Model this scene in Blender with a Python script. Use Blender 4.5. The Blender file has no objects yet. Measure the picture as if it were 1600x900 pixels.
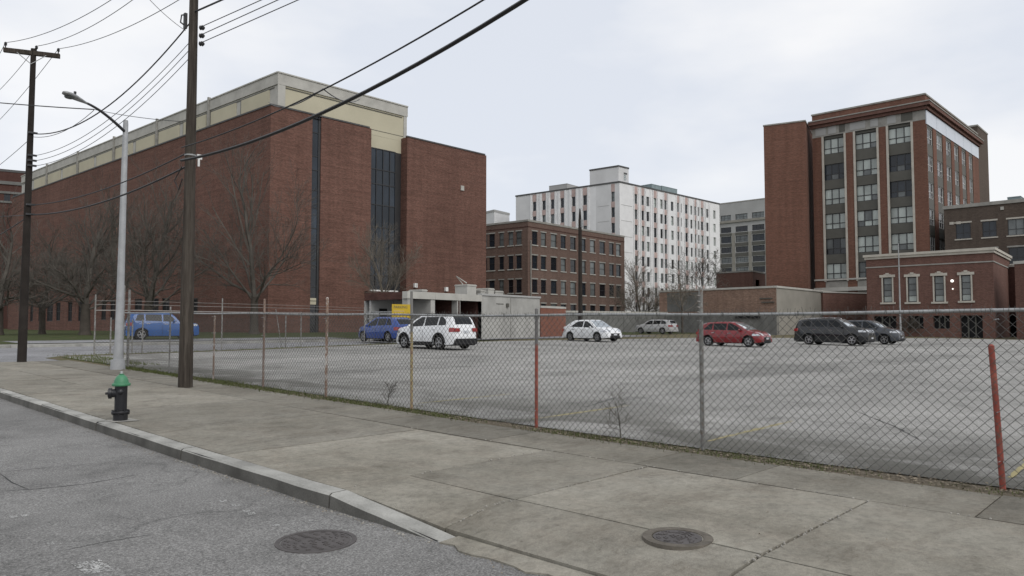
import bpy, math, random
from mathutils import Matrix, Vector
random.seed(7)
SC = bpy.context.scene
COL = SC.collection
rad = math.radians
# ---------------------------------------------------------------- camera
HC = 1.5                      # eye height above the pavement
YAW = rad(46.3)               # viewing direction, clockwise from +Y (the street runs along Y)
PIT = math.atan(58 / 1150.)
cam_d = bpy.data.cameras.new('camera'); cam = bpy.data.objects.new('camera', cam_d); COL.objects.link(cam)
cam_d.sensor_width = 36; cam_d.lens = 36 * 1150 / 1600.; cam_d.clip_end = 3000; cam_d.clip_start = .05
cam.location = (0, 0, HC); cam.rotation_euler = (rad(90) + PIT, 0, -YAW)
SC.camera = cam
SC.render.resolution_x, SC.render.resolution_y = 1024, 576
SC.view_settings.view_transform = 'Standard'; SC.view_settings.look = 'None'
SC.view_settings.exposure = 0.08; SC.view_settings.gamma = 1
# ---------------------------------------------------------------- sky and sun
W = bpy.data.worlds.new('World'); SC.world = W; W.use_nodes = True
nt = W.node_tree; N = nt.nodes; L = nt.links
bg = N['Background']; bg.inputs[1].default_value = 1.0
SUN_EL, SUN_AZ = rad(42), rad(190)      # azimuth clockwise from +Y
sky = N.new('ShaderNodeTexSky'); sky.sky_type = 'NISHITA'; sky.sun_disc = False
sky.sun_elevation = SUN_EL; sky.sun_rotation = SUN_AZ
sk = N.new('ShaderNodeVectorMath'); sk.operation = 'SCALE'; sk.inputs[3].default_value = .1
L.new(sky.outputs[0], sk.inputs[0])
tc = N.new('ShaderNodeTexCoord')
mp = N.new('ShaderNodeMapping'); mp.inputs['Scale'].default_value = (1, 1, 2.6)
L.new(tc.outputs['Generated'], mp.inputs[0])
n1 = N.new('ShaderNodeTexNoise'); n1.inputs['Scale'].default_value = 2.3; n1.inputs['Detail'].default_value = 5; n1.inputs['Roughness'].default_value = .5
L.new(mp.outputs[0], n1.inputs[0])
r1 = N.new('ShaderNodeValToRGB')
r1.color_ramp.elements[0].position = .40; r1.color_ramp.elements[0].color = (.755, .79, .86, 1)
r1.color_ramp.elements[1].position = .62; r1.color_ramp.elements[1].color = (.955, .955, .965, 1)
L.new(n1.outputs[0], r1.inputs[0])
mx = N.new('ShaderNodeMix'); mx.data_type = 'RGBA'; mx.inputs[0].default_value = .9
L.new(sk.outputs[0], mx.inputs[6]); L.new(r1.outputs[0], mx.inputs[7]); L.new(mx.outputs[2], bg.inputs[0])
sd = bpy.data.lights.new('sun', 'SUN'); sd.energy = 1.5; sd.angle = rad(42); sd.color = (1, .965, .92)
sun = bpy.data.objects.new('sun', sd); COL.objects.link(sun)
sun.rotation_euler = Vector((-math.sin(SUN_AZ) * math.cos(SUN_EL), -math.cos(SUN_AZ) * math.cos(SUN_EL), -math.sin(SUN_EL))).to_track_quat('-Z', 'Y').to_euler()

# ---------------------------------------------------------------- surveying: directions of the photograph turned into places
def ray(px, py):
    a = (px - 800) / 1150.; b = (450 - py) / 1150.
    d = math.cos(PIT) - b * math.sin(PIT); u = math.sin(PIT) + b * math.cos(PIT)
    return a / d, u / d
SY, CY_ = math.sin(YAW), math.cos(YAW)
def at(px, py, D):
    a, u = ray(px, py)
    return Vector((a * D * CY_ + D * SY, -a * D * SY + D * CY_, HC + u * D))
def roofpt(px, py, Z):
    a, u = ray(px, py); return at(px, py, (Z - HC) / u)
def zg(y):
    if y < 4: f = 0
    elif y < 10: f = (y - 4) ** 2 / 12
    elif y < 58: f = y - 7
    else: f = 51
    return .0145 * f
def gr(px, py, dz=0):
    z = 0
    for _ in range(25):
        a, u = ray(px, py); p = at(px, py, (z + dz - HC) / u); z = .5 * z + .5 * zg(p.y)
    return Vector((p.x, p.y, zg(p.y) + dz))
def above(px, D, dz=0):
    p = at(px, 508, D); p.z = zg(p.y) + dz; return p

# ---------------------------------------------------------------- materials
def newmat(name):
    m = bpy.data.materials.new(name); m.use_nodes = True
    return m, m.node_tree.nodes, m.node_tree.links, m.node_tree.nodes['Principled BSDF']
def c4(c, k=1): return (min(1, c[0] * k), min(1, c[1] * k), min(1, c[2] * k), 1)
def pos(n, l, scale=(1, 1, 1), world=True):
    g = n.new('ShaderNodeNewGeometry') if world else n.new('ShaderNodeTexCoord')
    m = n.new('ShaderNodeMapping'); m.inputs['Scale'].default_value = scale
    l.new(g.outputs['Position' if world else 'Object'], m.inputs[0]); return m.outputs[0]
def noise(n, l, vec, scale, detail=4, rough=.55, dist=0):
    t = n.new('ShaderNodeTexNoise'); t.inputs['Scale'].default_value = scale; t.inputs['Detail'].default_value = detail
    t.inputs['Roughness'].default_value = rough; t.inputs['Distortion'].default_value = dist
    l.new(vec, t.inputs['Vector']); return t.outputs[0]
def ramp(n, l, fac, stops):
    r = n.new('ShaderNodeValToRGB'); e = r.color_ramp.elements
    while len(e) < len(stops): e.new(.5)
    for k, (p, c) in enumerate(stops):
        e[k].position = p; e[k].color = c4(c) if isinstance(c, tuple) else (c, c, c, 1)
    l.new(fac, r.inputs[0]); return r.outputs[0]
def mixc(n, l, fac, a, b, mode='MIX'):
    m = n.new('ShaderNodeMix'); m.data_type = 'RGBA'; m.blend_type = mode
    for i, v in ((0, fac), (6, a), (7, b)):
        if isinstance(v, (int, float)): m.inputs[i].default_value = v
        elif isinstance(v, tuple): m.inputs[i].default_value = c4(v)
        else: l.new(v, m.inputs[i])
    return m.outputs[2]
def bump(n, l, b, h, strength, dist=.01):
    u = n.new('ShaderNodeBump'); u.inputs['Strength'].default_value = strength; u.inputs['Distance'].default_value = dist
    l.new(h, u.inputs['Height']); l.new(u.outputs[0], b.inputs['Normal'])
def objrand(n, l, lo, hi):
    o = n.new('ShaderNodeObjectInfo'); m = n.new('ShaderNodeMapRange'); m.inputs[3].default_value = lo; m.inputs[4].default_value = hi
    l.new(o.outputs['Random'], m.inputs[0]); return m.outputs[0]
def plain(name, col, rough=.8, var=.18, scale=3., bmp=.15, metal=0, fine=30, coat=0, rnd=0, spec=None):
    m, n, l, b = newmat(name)
    v = pos(n, l)
    a = ramp(n, l, noise(n, l, v, scale, 5), [(.3, 1 - var), (.7, 1 + var * .0 + .0)])
    g = ramp(n, l, noise(n, l, v, fine, 3), [(.3, 1 - var * .5), (.7, 1.0)])
    c = mixc(n, l, 1., a, g, 'MULTIPLY'); c = mixc(n, l, 1., tuple(col), c, 'MULTIPLY')
    if rnd:
        h = n.new('ShaderNodeHueSaturation'); l.new(c, h.inputs['Color']); l.new(objrand(n, l, 1 - rnd, 1 + rnd), h.inputs['Value']); c = h.outputs[0]
    l.new(c, b.inputs['Base Color']); b.inputs['Roughness'].default_value = rough; b.inputs['Metallic'].default_value = metal
    b.inputs['Coat Weight'].default_value = coat; b.inputs['Coat Roughness'].default_value = .05
    if spec is None and rough >= .6: spec = .18
    if spec is not None: b.inputs['Specular IOR Level'].default_value = spec
    if bmp: bump(n, l, b, g, bmp)
    return m
def brick(name, c1, c2, mort, streak=.25, mottle=.25, bw=.215, bh=.075):
    m, n, l, b = newmat(name)
    g = n.new('ShaderNodeNewGeometry'); s = n.new('ShaderNodeSeparateXYZ'); l.new(g.outputs['Position'], s.inputs[0])
    ad = n.new('ShaderNodeMath'); l.new(s.outputs[0], ad.inputs[0]); l.new(s.outputs[1], ad.inputs[1])
    cb = n.new('ShaderNodeCombineXYZ'); l.new(ad.outputs[0], cb.inputs[0]); l.new(s.outputs[2], cb.inputs[1])
    bt = n.new('ShaderNodeTexBrick'); l.new(cb.outputs[0], bt.inputs[0])
    bt.inputs['Color1'].default_value = c4(c1); bt.inputs['Color2'].default_value = c4(c2); bt.inputs['Mortar'].default_value = c4(mort)
    bt.inputs['Scale'].default_value = 1; bt.inputs['Brick Width'].default_value = bw; bt.inputs['Row Height'].default_value = bh
    bt.inputs['Mortar Size'].default_value = .008; bt.inputs['Bias'].default_value = 0
    mp = n.new('ShaderNodeMapping'); mp.inputs['Scale'].default_value = (.25, 3.2, 1); l.new(cb.outputs[0], mp.inputs[0])
    st = ramp(n, l, noise(n, l, mp.outputs[0], 1., 6, .7), [(.25, 1 - streak), (.75, 1.0)])
    mo = ramp(n, l, noise(n, l, cb.outputs[0], .09, 5, .6), [(.3, 1 - mottle), (.7, 1.0)])
    mp2 = n.new('ShaderNodeMapping'); mp2.inputs['Scale'].default_value = (1.4, .06, 1); l.new(cb.outputs[0], mp2.inputs[0])
    vs = ramp(n, l, noise(n, l, mp2.outputs[0], 1., 4, .6), [(.3, .78), (.7, 1.0)])
    mp3 = n.new('ShaderNodeMapping'); mp3.inputs['Scale'].default_value = (2.2, 7, 1); l.new(cb.outputs[0], mp3.inputs[0])
    fs = ramp(n, l, noise(n, l, mp3.outputs[0], 1., 3, .8), [(.3, .8), (.7, 1.12)])
    c = mixc(n, l, 1., bt.outputs[0], st, 'MULTIPLY'); c = mixc(n, l, 1., c, mo, 'MULTIPLY'); c = mixc(n, l, 1., c, vs, 'MULTIPLY')
    c = mixc(n, l, 1., c, fs, 'MULTIPLY')
    l.new(c, b.inputs['Base Color']); b.inputs['Roughness'].default_value = .9; b.inputs['Specular IOR Level'].default_value = .15
    bump(n, l, b, bt.outputs[1], -.2, .01)
    return m
def glass(name, col, rough=.08, var=.25, spec=.5):
    m, n, l, b = newmat(name)
    v = pos(n, l, (1, 1, .5)); a = ramp(n, l, noise(n, l, v, .8, 3), [(.35, 1 - var), (.65, 1.0)])
    c = mixc(n, l, 1., tuple(col), a, 'MULTIPLY')
    h = n.new('ShaderNodeHueSaturation'); l.new(c, h.inputs['Color']); l.new(objrand(n, l, .75, 1.25), h.inputs['Value'])
    l.new(h.outputs[0], b.inputs['Base Color']); b.inputs['Roughness'].default_value = rough; b.inputs['Specular IOR Level'].default_value = spec
    bump(n, l, b, noise(n, l, pos(n, l), .6, 2), .05, .05)
    return m
M = {}
M['dock_wall'] = plain('dock_wall', (.44, .435, .41), .9, .3, .9)
M['concrete'] = plain('concrete', (.36, .35, .32), .9, .3, 1.2)
M['concrete_light'] = plain('concrete_light', (.50, .49, .45), .85, .25, .8)
M['stone'] = plain('stone', (.52, .49, .43), .85, .2, 1)
M['tan'] = plain('tan', (.50, .465, .35), .85, .12, .35, 0)
M['white_wall'] = plain('white_wall', (.66, .66, .66), .8, .16, .25, 0)
M['white_pier'] = plain('white_pier', (.76, .76, .76), .7, .12, .6, 0)
M['pink'] = plain('pink', (.55, .42, .39), .85, .3, .6, 0)
M['grey_face'] = plain('grey_face', (.40, .40, .39), .85, .15, .3, 0)
M['beige_wall'] = plain('beige_wall', (.30, .285, .25), .9, .2, .5, 0)
M['grey_block'] = plain('grey_block', (.20, .20, .19), .92, .35, .8)
M['spandrel'] = plain('spandrel', (.115, .112, .098), .6, .15, 1, 0)
M['dark'] = plain('dark', (.015, .015, .016), .7, .2, 1, 0)
M['dark_metal'] = plain('dark_metal', (.03, .03, .032), .5, .2, 1, 0)
M['galv'] = plain('galvanised', (.40, .41, .41), .5, .35, 9, .1, .35)
M['wire_metal'] = plain('fence_wire_metal', (.115, .112, .105), .7, .3, 2, 0, 0)
M['barb'] = plain('strand_metal', (.34, .32, .30), .6, .3, 5, 0, .2)
M['lead_roof'] = plain('roofing', (.13, .13, .13), .9, .2, 1)
M['teal_box'] = plain('teal_metal', (.25, .31, .32), .6, .2, 1, 0)
M['white_paint'] = plain('white_paint', (.75, .75, .73), .5, .15, 3, 0)
M['coping_dark'] = plain('coping_dark', (.10, .10, .10), .6, .2, 1, 0)
M['brick_hosp'] = brick('brick_red_brown', (.265, .127, .099), (.168, .079, .062), (.27, .19, .15), .45, .3)
M['brick_old'] = brick('brick_brown', (.225, .142, .114), (.16, .098, .078), (.26, .21, .18), .2, .25)
M['brick_tower'] = brick('brick_orange', (.265, .122, .085), (.18, .08, .056), (.24, .17, .135), .25, .22)
M['brick_annex'] = brick('brick_annex', (.20, .098, .078), (.14, .066, .052), (.26, .19, .16), .15, .2)
M['brick_dark'] = brick('brick_dark_brown', (.145, .112, .090), (.105, .078, .062), (.16, .135, .115), .15, .25)
M['brick_low'] = brick('brick_low', (.44, .275, .20), (.27, .155, .115), (.42, .36, .30), .25, .3)
M['brick_shed'] = brick('brick_shed', (.32, .125, .085), (.25, .09, .06), (.3, .2, .16), .2, .3)
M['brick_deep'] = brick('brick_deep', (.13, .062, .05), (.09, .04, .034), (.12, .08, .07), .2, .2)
M['g_dark'] = glass('glass_dark', (.014, .016, .02))
M['g_blue'] = glass('glass_blue', (.022, .028, .036), .12, .3, .4)
M['g_slate'] = glass('glass_slate', (.030, .040, .054), .18, .35, .4)
M['g_pale'] = glass('glass_blind', (.40, .44, .415), .25, .25)
M['g_mid'] = glass('glass_half_blind', (.15, .165, .165), .2, .4)
M['band_white'] = plain('frosted_band', (.58, .62, .68), .35, .1, .4, 0)
# ground surfaces
def concrete_slab(kk=1.):
    m, n, l, b = newmat('pavement_concrete'); v = pos(n, l)
    big = noise(n, l, v, .55, 6, .62, .4); mid = noise(n, l, pos(n, l, (1, .35, 1)), 3.5, 6, .7, .5); fin = noise(n, l, v, 160, 3, .8); st = noise(n, l, pos(n, l, (.8, 1.5, 1)), 1.1, 8, .8, .5)
    c = ramp(n, l, big, [(.32, (.175, .163, .133)), (.5, (.238, .224, .187)), (.68, (.285, .270, .230))])
    c = mixc(n, l, ramp(n, l, mid, [(.45, 0.), (.68, .65)]), c, (.255, .232, .192))
    c = mixc(n, l, ramp(n, l, st, [(.5, 0.), (.68, .6)]), c, (.125, .106, .082))
    c = mixc(n, l, 1., c, ramp(n, l, fin, [(.3, .6), (.5, .98), (.72, 1.25)]), 'MULTIPLY')
    wsp = noise(n, l, v, 48, 2, .5); c = mixc(n, l, ramp(n, l, wsp, [(.70, 0.), (.76, .7)]), c, (.38, .36, .32))
    dsp = noise(n, l, pos(n, l, (1, 1, 1)), 23, 4, .7); c = mixc(n, l, ramp(n, l, dsp, [(.64, 0.), (.72, .6)]), c, (.09, .082, .07))
    mo = noise(n, l, v, 2.1, 9, .78, .3); c = mixc(n, l, 1., c, ramp(n, l, mo, [(.33, .74), (.48, .96), (.6, 1.06), (.72, 1.16)]), 'MULTIPLY')
    g2_ = noise(n, l, v, 14, 7, .8); c = mixc(n, l, 1., c, ramp(n, l, g2_, [(.34, .74), (.5, 1.0), (.66, 1.14)]), 'MULTIPLY')
    h = n.new('ShaderNodeHueSaturation'); l.new(c, h.inputs['Color']); l.new(objrand(n, l, .82 * kk, 1.12 * kk), h.inputs['Value'])
    l.new(h.outputs[0], b.inputs['Base Color']); b.inputs['Roughness'].default_value = .88; b.inputs['Specular IOR Level'].default_value = .2
    bump(n, l, b, fin, .35, .006); return m
M['slab'] = concrete_slab()
M['slab_dark'] = concrete_slab(.80)
def asphalt(name, lo, mid_, hi, patch, crack=.6, edge=None):
    m, n, l, b = newmat(name); v = pos(n, l)
    big = noise(n, l, v, .12, 6, .6, .6); band = noise(n, l, pos(n, l, (.16, .9, 1)), .35, 6, .65, .8)
    f1 = noise(n, l, v, 60, 4, .9); f2 = noise(n, l, v, 28, 5, .75)
    c = ramp(n, l, big, [(.3, lo), (.5, mid_), (.7, hi)])
    c = mixc(n, l, ramp(n, l, band, [(.5, 0.), (.66, patch)]), c, tuple(x * .52 for x in lo))
    c = mixc(n, l, 1., c, ramp(n, l, f1, [(.3, .30), (.48, .86), (.66, 1.9)]), 'MULTIPLY')
    c = mixc(n, l, 1., c, ramp(n, l, f2, [(.3, .84), (.7, 1.1)]), 'MULTIPLY')
    if edge:                          # washed-in dirt along the fence
        g = n.new('ShaderNodeNewGeometry'); sp = n.new('ShaderNodeSeparateXYZ'); l.new(g.outputs['Position'], sp.inputs[0])
        mr = n.new('ShaderNodeMapRange'); mr.inputs[1].default_value = edge; mr.inputs[2].default_value = edge + 4.5; mr.inputs[3].default_value = 1; mr.inputs[4].default_value = 0; l.new(sp.outputs[0], mr.inputs[0])
        e_ = mixc(n, l, 1., mr.outputs[0], ramp(n, l, noise(n, l, pos(n, l, (.7, .35, 1)), .9, 7, .65, .6), [(.42, 0.), (.56, 1.)]), 'MULTIPLY')
        c = mixc(n, l, e_, c, (.10, .097, .085))
    mo = noise(n, l, v, 1.1, 9, .76, .4); c = mixc(n, l, 1., c, ramp(n, l, mo, [(.32, .66), (.47, .95), (.6, 1.05), (.72, 1.14)]), 'MULTIPLY')
    vo = n.new('ShaderNodeTexVoronoi'); vo.feature = 'DISTANCE_TO_EDGE'; vo.inputs['Scale'].default_value = .33
    dv = n.new('ShaderNodeVectorMath'); dv.operation = 'MULTIPLY_ADD'
    nn = n.new('ShaderNodeTexNoise'); nn.inputs['Scale'].default_value = 1.3; nn.inputs['Detail'].default_value = 6; l.new(v, nn.inputs[0])
    l.new(nn.outputs[1], dv.inputs[0]); dv.inputs[1].default_value = (1.6, 1.6, 0); l.new(v, dv.inputs[2]); l.new(dv.outputs[0], vo.inputs[0])
    ck = ramp(n, l, vo.outputs[0], [(.0, crack), (.006, crack * .6), (.012, 0.)])
    brk = ramp(n, l, noise(n, l, v, .5, 2), [(.45, 0.), (.55, 1.)])
    ck = mixc(n, l, 1., ck, brk, 'MULTIPLY')
    c = mixc(n, l, ck, c, (.03, .03, .028))
    l.new(c, b.inputs['Base Color']); b.inputs['Roughness'].default_value = .9; b.inputs['Specular IOR Level'].default_value = .15
    bump(n, l, b, f1, .6, .008); return m
M['road'] = asphalt('road_asphalt', (.165, .162, .156), (.205, .202, .195), (.24, .237, .228), .3, .28)
M['lot'] = asphalt('lot_asphalt', (.215, .212, .20), (.285, .28, .265), (.335, .328, .31), .6, .4, 8.1)
M['street'] = asphalt('side_street_asphalt', (.19, .19, .195), (.235, .235, .24), (.27, .27, .275), .3, .5)
def turf(name, g1, g2, dirt, amt):
    m, n, l, b = newmat(name); v = pos(n, l)
    a = noise(n, l, v, .5, 6, .65); f = noise(n, l, v, 40, 4, .8)
    c = mixc(n, l, ramp(n, l, a, [(.35, 0.), (.65, 1.)]), g1, g2)
    d = noise(n, l, v, 1.3, 6, .7); c = mixc(n, l, ramp(n, l, d, [(.5 - amt * .3, 0.), (.75 - amt * .3, 1.)]), c, dirt)
    c = mixc(n, l, 1., c, ramp(n, l, f, [(.3, .55), (.7, 1.25)]), 'MULTIPLY')
    l.new(c, b.inputs['Base Color']); b.inputs['Roughness'].default_value = .95; b.inputs['Specular IOR Level'].default_value = .12; bump(n, l, b, f, .8, .03); return m
M['turf'] = turf('turf', (.075, .088, .032), (.125, .125, .055), (.15, .125, .085), .6)
M['lawn'] = turf('lawn', (.04, .058, .018), (.062, .078, .028), (.09, .075, .045), .1)
M['verge'] = turf('verge_soil', (.085, .085, .045), (.12, .105, .07), (.17, .145, .11), .9)
M['blade'] = plain('grass_blade', (.13, .15, .055), .8, .5, 6, 0)
M['dead'] = plain('dry_leaf', (.33, .28, .21), .85, .5, 20, 0)
M['pebble'] = plain('pebble', (.42, .40, .36), .8, .4, 30, 0)
M['bark'] = plain('bark', (.085, .074, .062), .95, .3, 3)
M['twig'] = plain('twig_bark', (.125, .113, .098), .95, .4, 1.5, 0)
M['twig_pale'] = plain('twig_pale', (.19, .165, .135), .95, .4, 1.5, 0)
def wood():
    m, n, l, b = newmat('pole_wood'); v = pos(n, l, (14, 14, .7)); a = noise(n, l, v, 1.5, 6, .7, .3); v2 = pos(n, l, (1, 1, .25))
    c = ramp(n, l, a, [(.3, (.03, .025, .021)), (.55, (.075, .064, .054)), (.75, (.135, .12, .10))])
    c = mixc(n, l, 1., c, ramp(n, l, noise(n, l, v2, 1.2, 4), [(.35, .65), (.65, 1.1)]), 'MULTIPLY')
    l.new(c, b.inputs['Base Color']); b.inputs['Roughness'].default_value = .95; b.inputs['Specular IOR Level'].default_value = .12; bump(n, l, b, a, .8, .02); return m
M['wood'] = wood()
M['wood_dark'] = plain('pole_wood_dark', (.04, .034, .03), .95, .4, 2)
M['cable'] = plain('cable', (.022, .022, .024), .55, .2, 3, 0)
M['rusty'] = None
def postmat(name, low, high, rust, amt, top=None, zt=1.25):
    m, n, l, b = newmat(name); v = pos(n, l); a = noise(n, l, pos(n, l, (1, 1, .5)), 9, 5, .75)
    c = mixc(n, l, ramp(n, l, a, [(.55 - amt * .3, 0.), (.62 - amt * .3, 1.)]), high, low)
    c = mixc(n, l, ramp(n, l, noise(n, l, v, 25, 4, .7), [(.52, 0.), (.60, .9)]), c, rust)
    if top:
        g = n.new('ShaderNodeNewGeometry'); sp = n.new('ShaderNodeSeparateXYZ'); l.new(g.outputs['Position'], sp.inputs[0])
        mr = n.new('ShaderNodeMapRange'); mr.inputs[1].default_value = zt - .02; mr.inputs[2].default_value = zt + .04; l.new(sp.outputs[2], mr.inputs[0])
        c = mixc(n, l, mr.outputs[0], c, top)
    l.new(c, b.inputs['Base Color']); b.inputs['Roughness'].default_value = .7; bump(n, l, b, a, .3, .01); return m
M['post_grey'] = postmat('post_grey', (.17, .17, .16), (.27, .27, .26), (.12, .09, .07), .3)
M['post_red'] = postmat('post_red', (.27, .055, .038), (.34, .095, .065), (.13, .075, .05), .55)
M['post_red_grey'] = postmat('post_red_grey', (.30, .07, .045), (.33, .10, .07), (.16, .05, .035), .5, (.16, .155, .15), 1.2)
M['post_yellow'] = postmat('post_yellow', (.36, .30, .15), (.33, .22, .14), (.22, .12, .07), .5, (.17, .165, .155), 1.36)
M['post_white'] = postmat('post_white', (.24, .17, .13), (.46, .44, .41), (.2, .11, .07), .35)
M['post_rust'] = postmat('post_rust', (.21, .15, .12), (.33, .30, .27), (.16, .10, .07), .5)
M['kerb'] = plain('kerb_concrete', (.43, .425, .395), .88, .45, 2.2, .3, 0, 60, 0, .08)
M['kerb_dark'] = plain('dark_kerb_face', (.17, .165, .15), .9, .5, 2.2, .3, 0, 60, 0, .08)  # darker concrete for the kerb's street face and stone ends
M['iron'] = plain('cast_iron', (.125, .115, .112), .65, .3, 8, .3, .3)
M['iron_rust'] = plain('rusty_ring', (.155, .138, .115), .8, .4, 12, .3)
M['hyd_black'] = plain('hydrant_black', (.012, .012, .015), .38, .3, 6, .1)
M['hyd_green'] = plain('hydrant_green', (.055, .22, .11), .5, .15, 8, .1)
M['yellow_line'] = plain('worn_yellow_paint', (.38, .33, .17), .8, .4, 5, 0)
M['worn_white'] = plain('worn_white_paint', (.62, .62, .60), .8, .55, 9, 0, 0, 40)
M['tar'] = plain('tar', (.07, .07, .068), .8, .3, 3, 0)
M['light_grey'] = plain('lamp_pole_grey', (.42, .43, .44), .55, .25, 2.5, 0, .2)
M['sign_yellow'] = plain('sign_yellow', (.52, .36, .035), .6, .1, 2, 0)
M['rubber'] = plain('tyre_rubber', (.014, .014, .014), .8, .2, 8, 0)
M['rim'] = plain('wheel_rim', (.45, .45, .46), .3, .1, 5, 0, .7)
M['plastic'] = plain('dark_plastic', (.018, .018, .02), .6, .1, 4, 0)
M['car_glass'] = glass('car_glass', (.010, .012, .014), .05, .1, .25)
M['screen_glass'] = glass('windscreen_glass', (.50, .54, .56), .04, .1, 1.0); M['screen_glass'].node_tree.nodes['Principled BSDF'].inputs['Metallic'].default_value = .75  # pale metallic base colour stands in for bright sky reflection on the screen
M['lens'] = plain('headlight_lens', (.55, .57, .6), .08, .2, 20, 0, .4, 30, 1)
M['tail'] = plain('tail_lens', (.30, .012, .012), .15, .2, 10, 0, 0, 30, 1)
M['plate'] = plain('licence_plate', (.55, .57, .60), .5, .1, 5, 0)
M['chrome'] = plain('chrome', (.6, .6, .62), .15, .1, 5, 0, .9)
def paint(name, col, metal=0):
    return plain(name, col, .4, .05, 1, 0, metal, 8, 1., 0, .2)
m, n, l, b = newmat('lamp_glow'); b.inputs['Emission Color'].default_value = (1, .97, .9, 1); b.inputs['Emission Strength'].default_value = 1.3; M['glow'] = m

# ---------------------------------------------------------------- mesh helpers
def tag(o, label=None, cat=None, group=None, kind=None):
    if label: o['label'] = label
    if cat: o['category'] = cat
    if group: o['group'] = group
    if kind: o['kind'] = kind
    return o
def empty(name, loc, label, cat, group=None, rz=0):
    o = bpy.data.objects.new(name, None); COL.objects.link(o); o.location = loc; o.rotation_euler = (0, 0, rz); o.empty_display_size = .2
    return tag(o, label, cat, group)
class MB:
    def __init__(s): s.v = []; s.f = []; s.m = []
    def quad(s, a, b, c, d, m=0):
        i = len(s.v); s.v += [tuple(a), tuple(b), tuple(c), tuple(d)]; s.f.append((i, i + 1, i + 2, i + 3)); s.m.append(m)
    def poly(s, pts, m=0):
        i = len(s.v); s.v += [tuple(p) for p in pts]; s.f.append(tuple(range(i, i + len(pts)))); s.m.append(m)
    def box(s, x0, x1, y0, y1, z0, z1, m=0, mat=None):
        c = [Vector((x, y, z)) for z in (z0, z1) for y in (y0, y1) for x in (x0, x1)]
        if mat is not None: c = [mat @ p for p in c]
        i = len(s.v); s.v += [tuple(p) for p in c]
        for f in ((0, 2, 3, 1), (4, 5, 7, 6), (0, 1, 5, 4), (2, 6, 7, 3), (0, 4, 6, 2), (1, 3, 7, 5)):
            s.f.append(tuple(i + k for k in f)); s.m.append(m)
    def prism(s, pts, z0, z1, m=0):
        n = len(pts); i = len(s.v)
        s.v += [(p[0], p[1], z0) for p in pts] + [(p[0], p[1], z1) for p in pts]
        s.f.append(tuple(i + k for k in reversed(range(n)))); s.f.append(tuple(i + n + k for k in range(n))); s.m += [m, m]
        for k in range(n):
            q = (k + 1) % n; s.f.append((i + k, i + q, i + n + q, i + n + k)); s.m.append(m)
    def tube(s, pts, rs, n=6, m=0, cap=True):
        pts = [Vector(p) for p in pts]
        if not isinstance(rs, (list, tuple)): rs = [rs] * len(pts)
        i0 = len(s.v); K = len(pts)
        t = (pts[1] - pts[0]).normalized()
        u = t.cross(Vector((0, 0, 1)))
        if u.length < .1: u = t.cross(Vector((1, 0, 0)))
        u.normalize()
        for k in range(K):
            t = (pts[min(k + 1, K - 1)] - pts[max(k - 1, 0)]).normalized()
            u = (u - t * u.dot(t)); u.normalize(); w = t.cross(u)
            for j in range(n):
                a = 2 * math.pi * j / n; p = pts[k] + (u * math.cos(a) + w * math.sin(a)) * rs[k]; s.v.append((p.x, p.y, p.z))
        for k in range(K - 1):
            for j in range(n):
                q = (j + 1) % n; a = i0 + k * n
                s.f.append((a + j, a + q, a + n + q, a + n + j)); s.m.append(m)
        if cap and n > 2:
            s.f.append(tuple(i0 + j for j in reversed(range(n)))); s.f.append(tuple(i0 + (K - 1) * n + j for j in range(n))); s.m += [m, m]
    def lathe(s, prof, n=20, m=0, mat=None):
        i0 = len(s.v)
        for r, z in prof:
            for j in range(n):
                a = 2 * math.pi * j / n; p = Vector((r * math.cos(a), r * math.sin(a), z))
                if mat is not None: p = mat @ p
                s.v.append(tuple(p))
        for k in range(len(prof) - 1):
            for j in range(n):
                q = (j + 1) % n; a = i0 + k * n; s.f.append((a + j, a + q, a + n + q, a + n + j)); s.m.append(m)
        s.f.append(tuple(i0 + j for j in reversed(range(n)))); s.f.append(tuple(i0 + (len(prof) - 1) * n + j for j in range(n))); s.m += [m, m]
    def mesh(s, name, mats, smooth=0, off=None):
        me = bpy.data.meshes.new(name)
        v = s.v if off is None else [(a - off[0], b - off[1], c - off[2]) for a, b, c in s.v]
        me.from_pydata(v, [], s.f)
        if not isinstance(mats, (list, tuple)): mats = [mats]
        for x in mats: me.materials.append(x)
        if len(mats) > 1: me.polygons.foreach_set('material_index', s.m)
        if smooth: me.polygons.foreach_set('use_smooth', [True] * len(me.polygons))
        me.validate(); me.update()
        if smooth and smooth < 180: me.set_sharp_from_angle(angle=rad(smooth))
        return me
    def build(s, name, mats, parent=None, smooth=0, world=False):
        off = tuple(parent.location) if (parent is not None and world) else None
        o = bpy.data.objects.new(name, s.mesh(name, mats, smooth, off)); COL.objects.link(o); o.parent = parent
        return o
def put(name, me, parent, mat):
    """place shared mesh by world matrix under an unrotated parent"""
    o = bpy.data.objects.new(name, me); COL.objects.link(o); o.parent = parent
    o.matrix_basis = Matrix.Translation(-Vector(parent.location)) @ mat if parent is not None else mat
    return o
def sheet(name, mat, xs, yfun0, yfun1, dz, ny, kind='structure'):
    """ground sheet following the slope of the land"""
    mb = MB(); rows = []
    for x in xs:
        y0, y1 = yfun0(x), yfun1(x); rows.append([(x, y0 + (y1 - y0) * k / ny) for k in range(ny + 1)])
    n = ny + 1; mb.v = [(x, y, zg(y) + dz) for r in rows for x, y in r]
    for i in range(len(xs) - 1):
        for k in range(ny): mb.f.append((i * n + k, (i + 1) * n + k, (i + 1) * n + k + 1, i * n + k + 1)); mb.m.append(0)
    o = mb.build(name, mat, None, 180); tag(o, kind=kind); return o
cst = lambda c: (lambda x: c)
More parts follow.
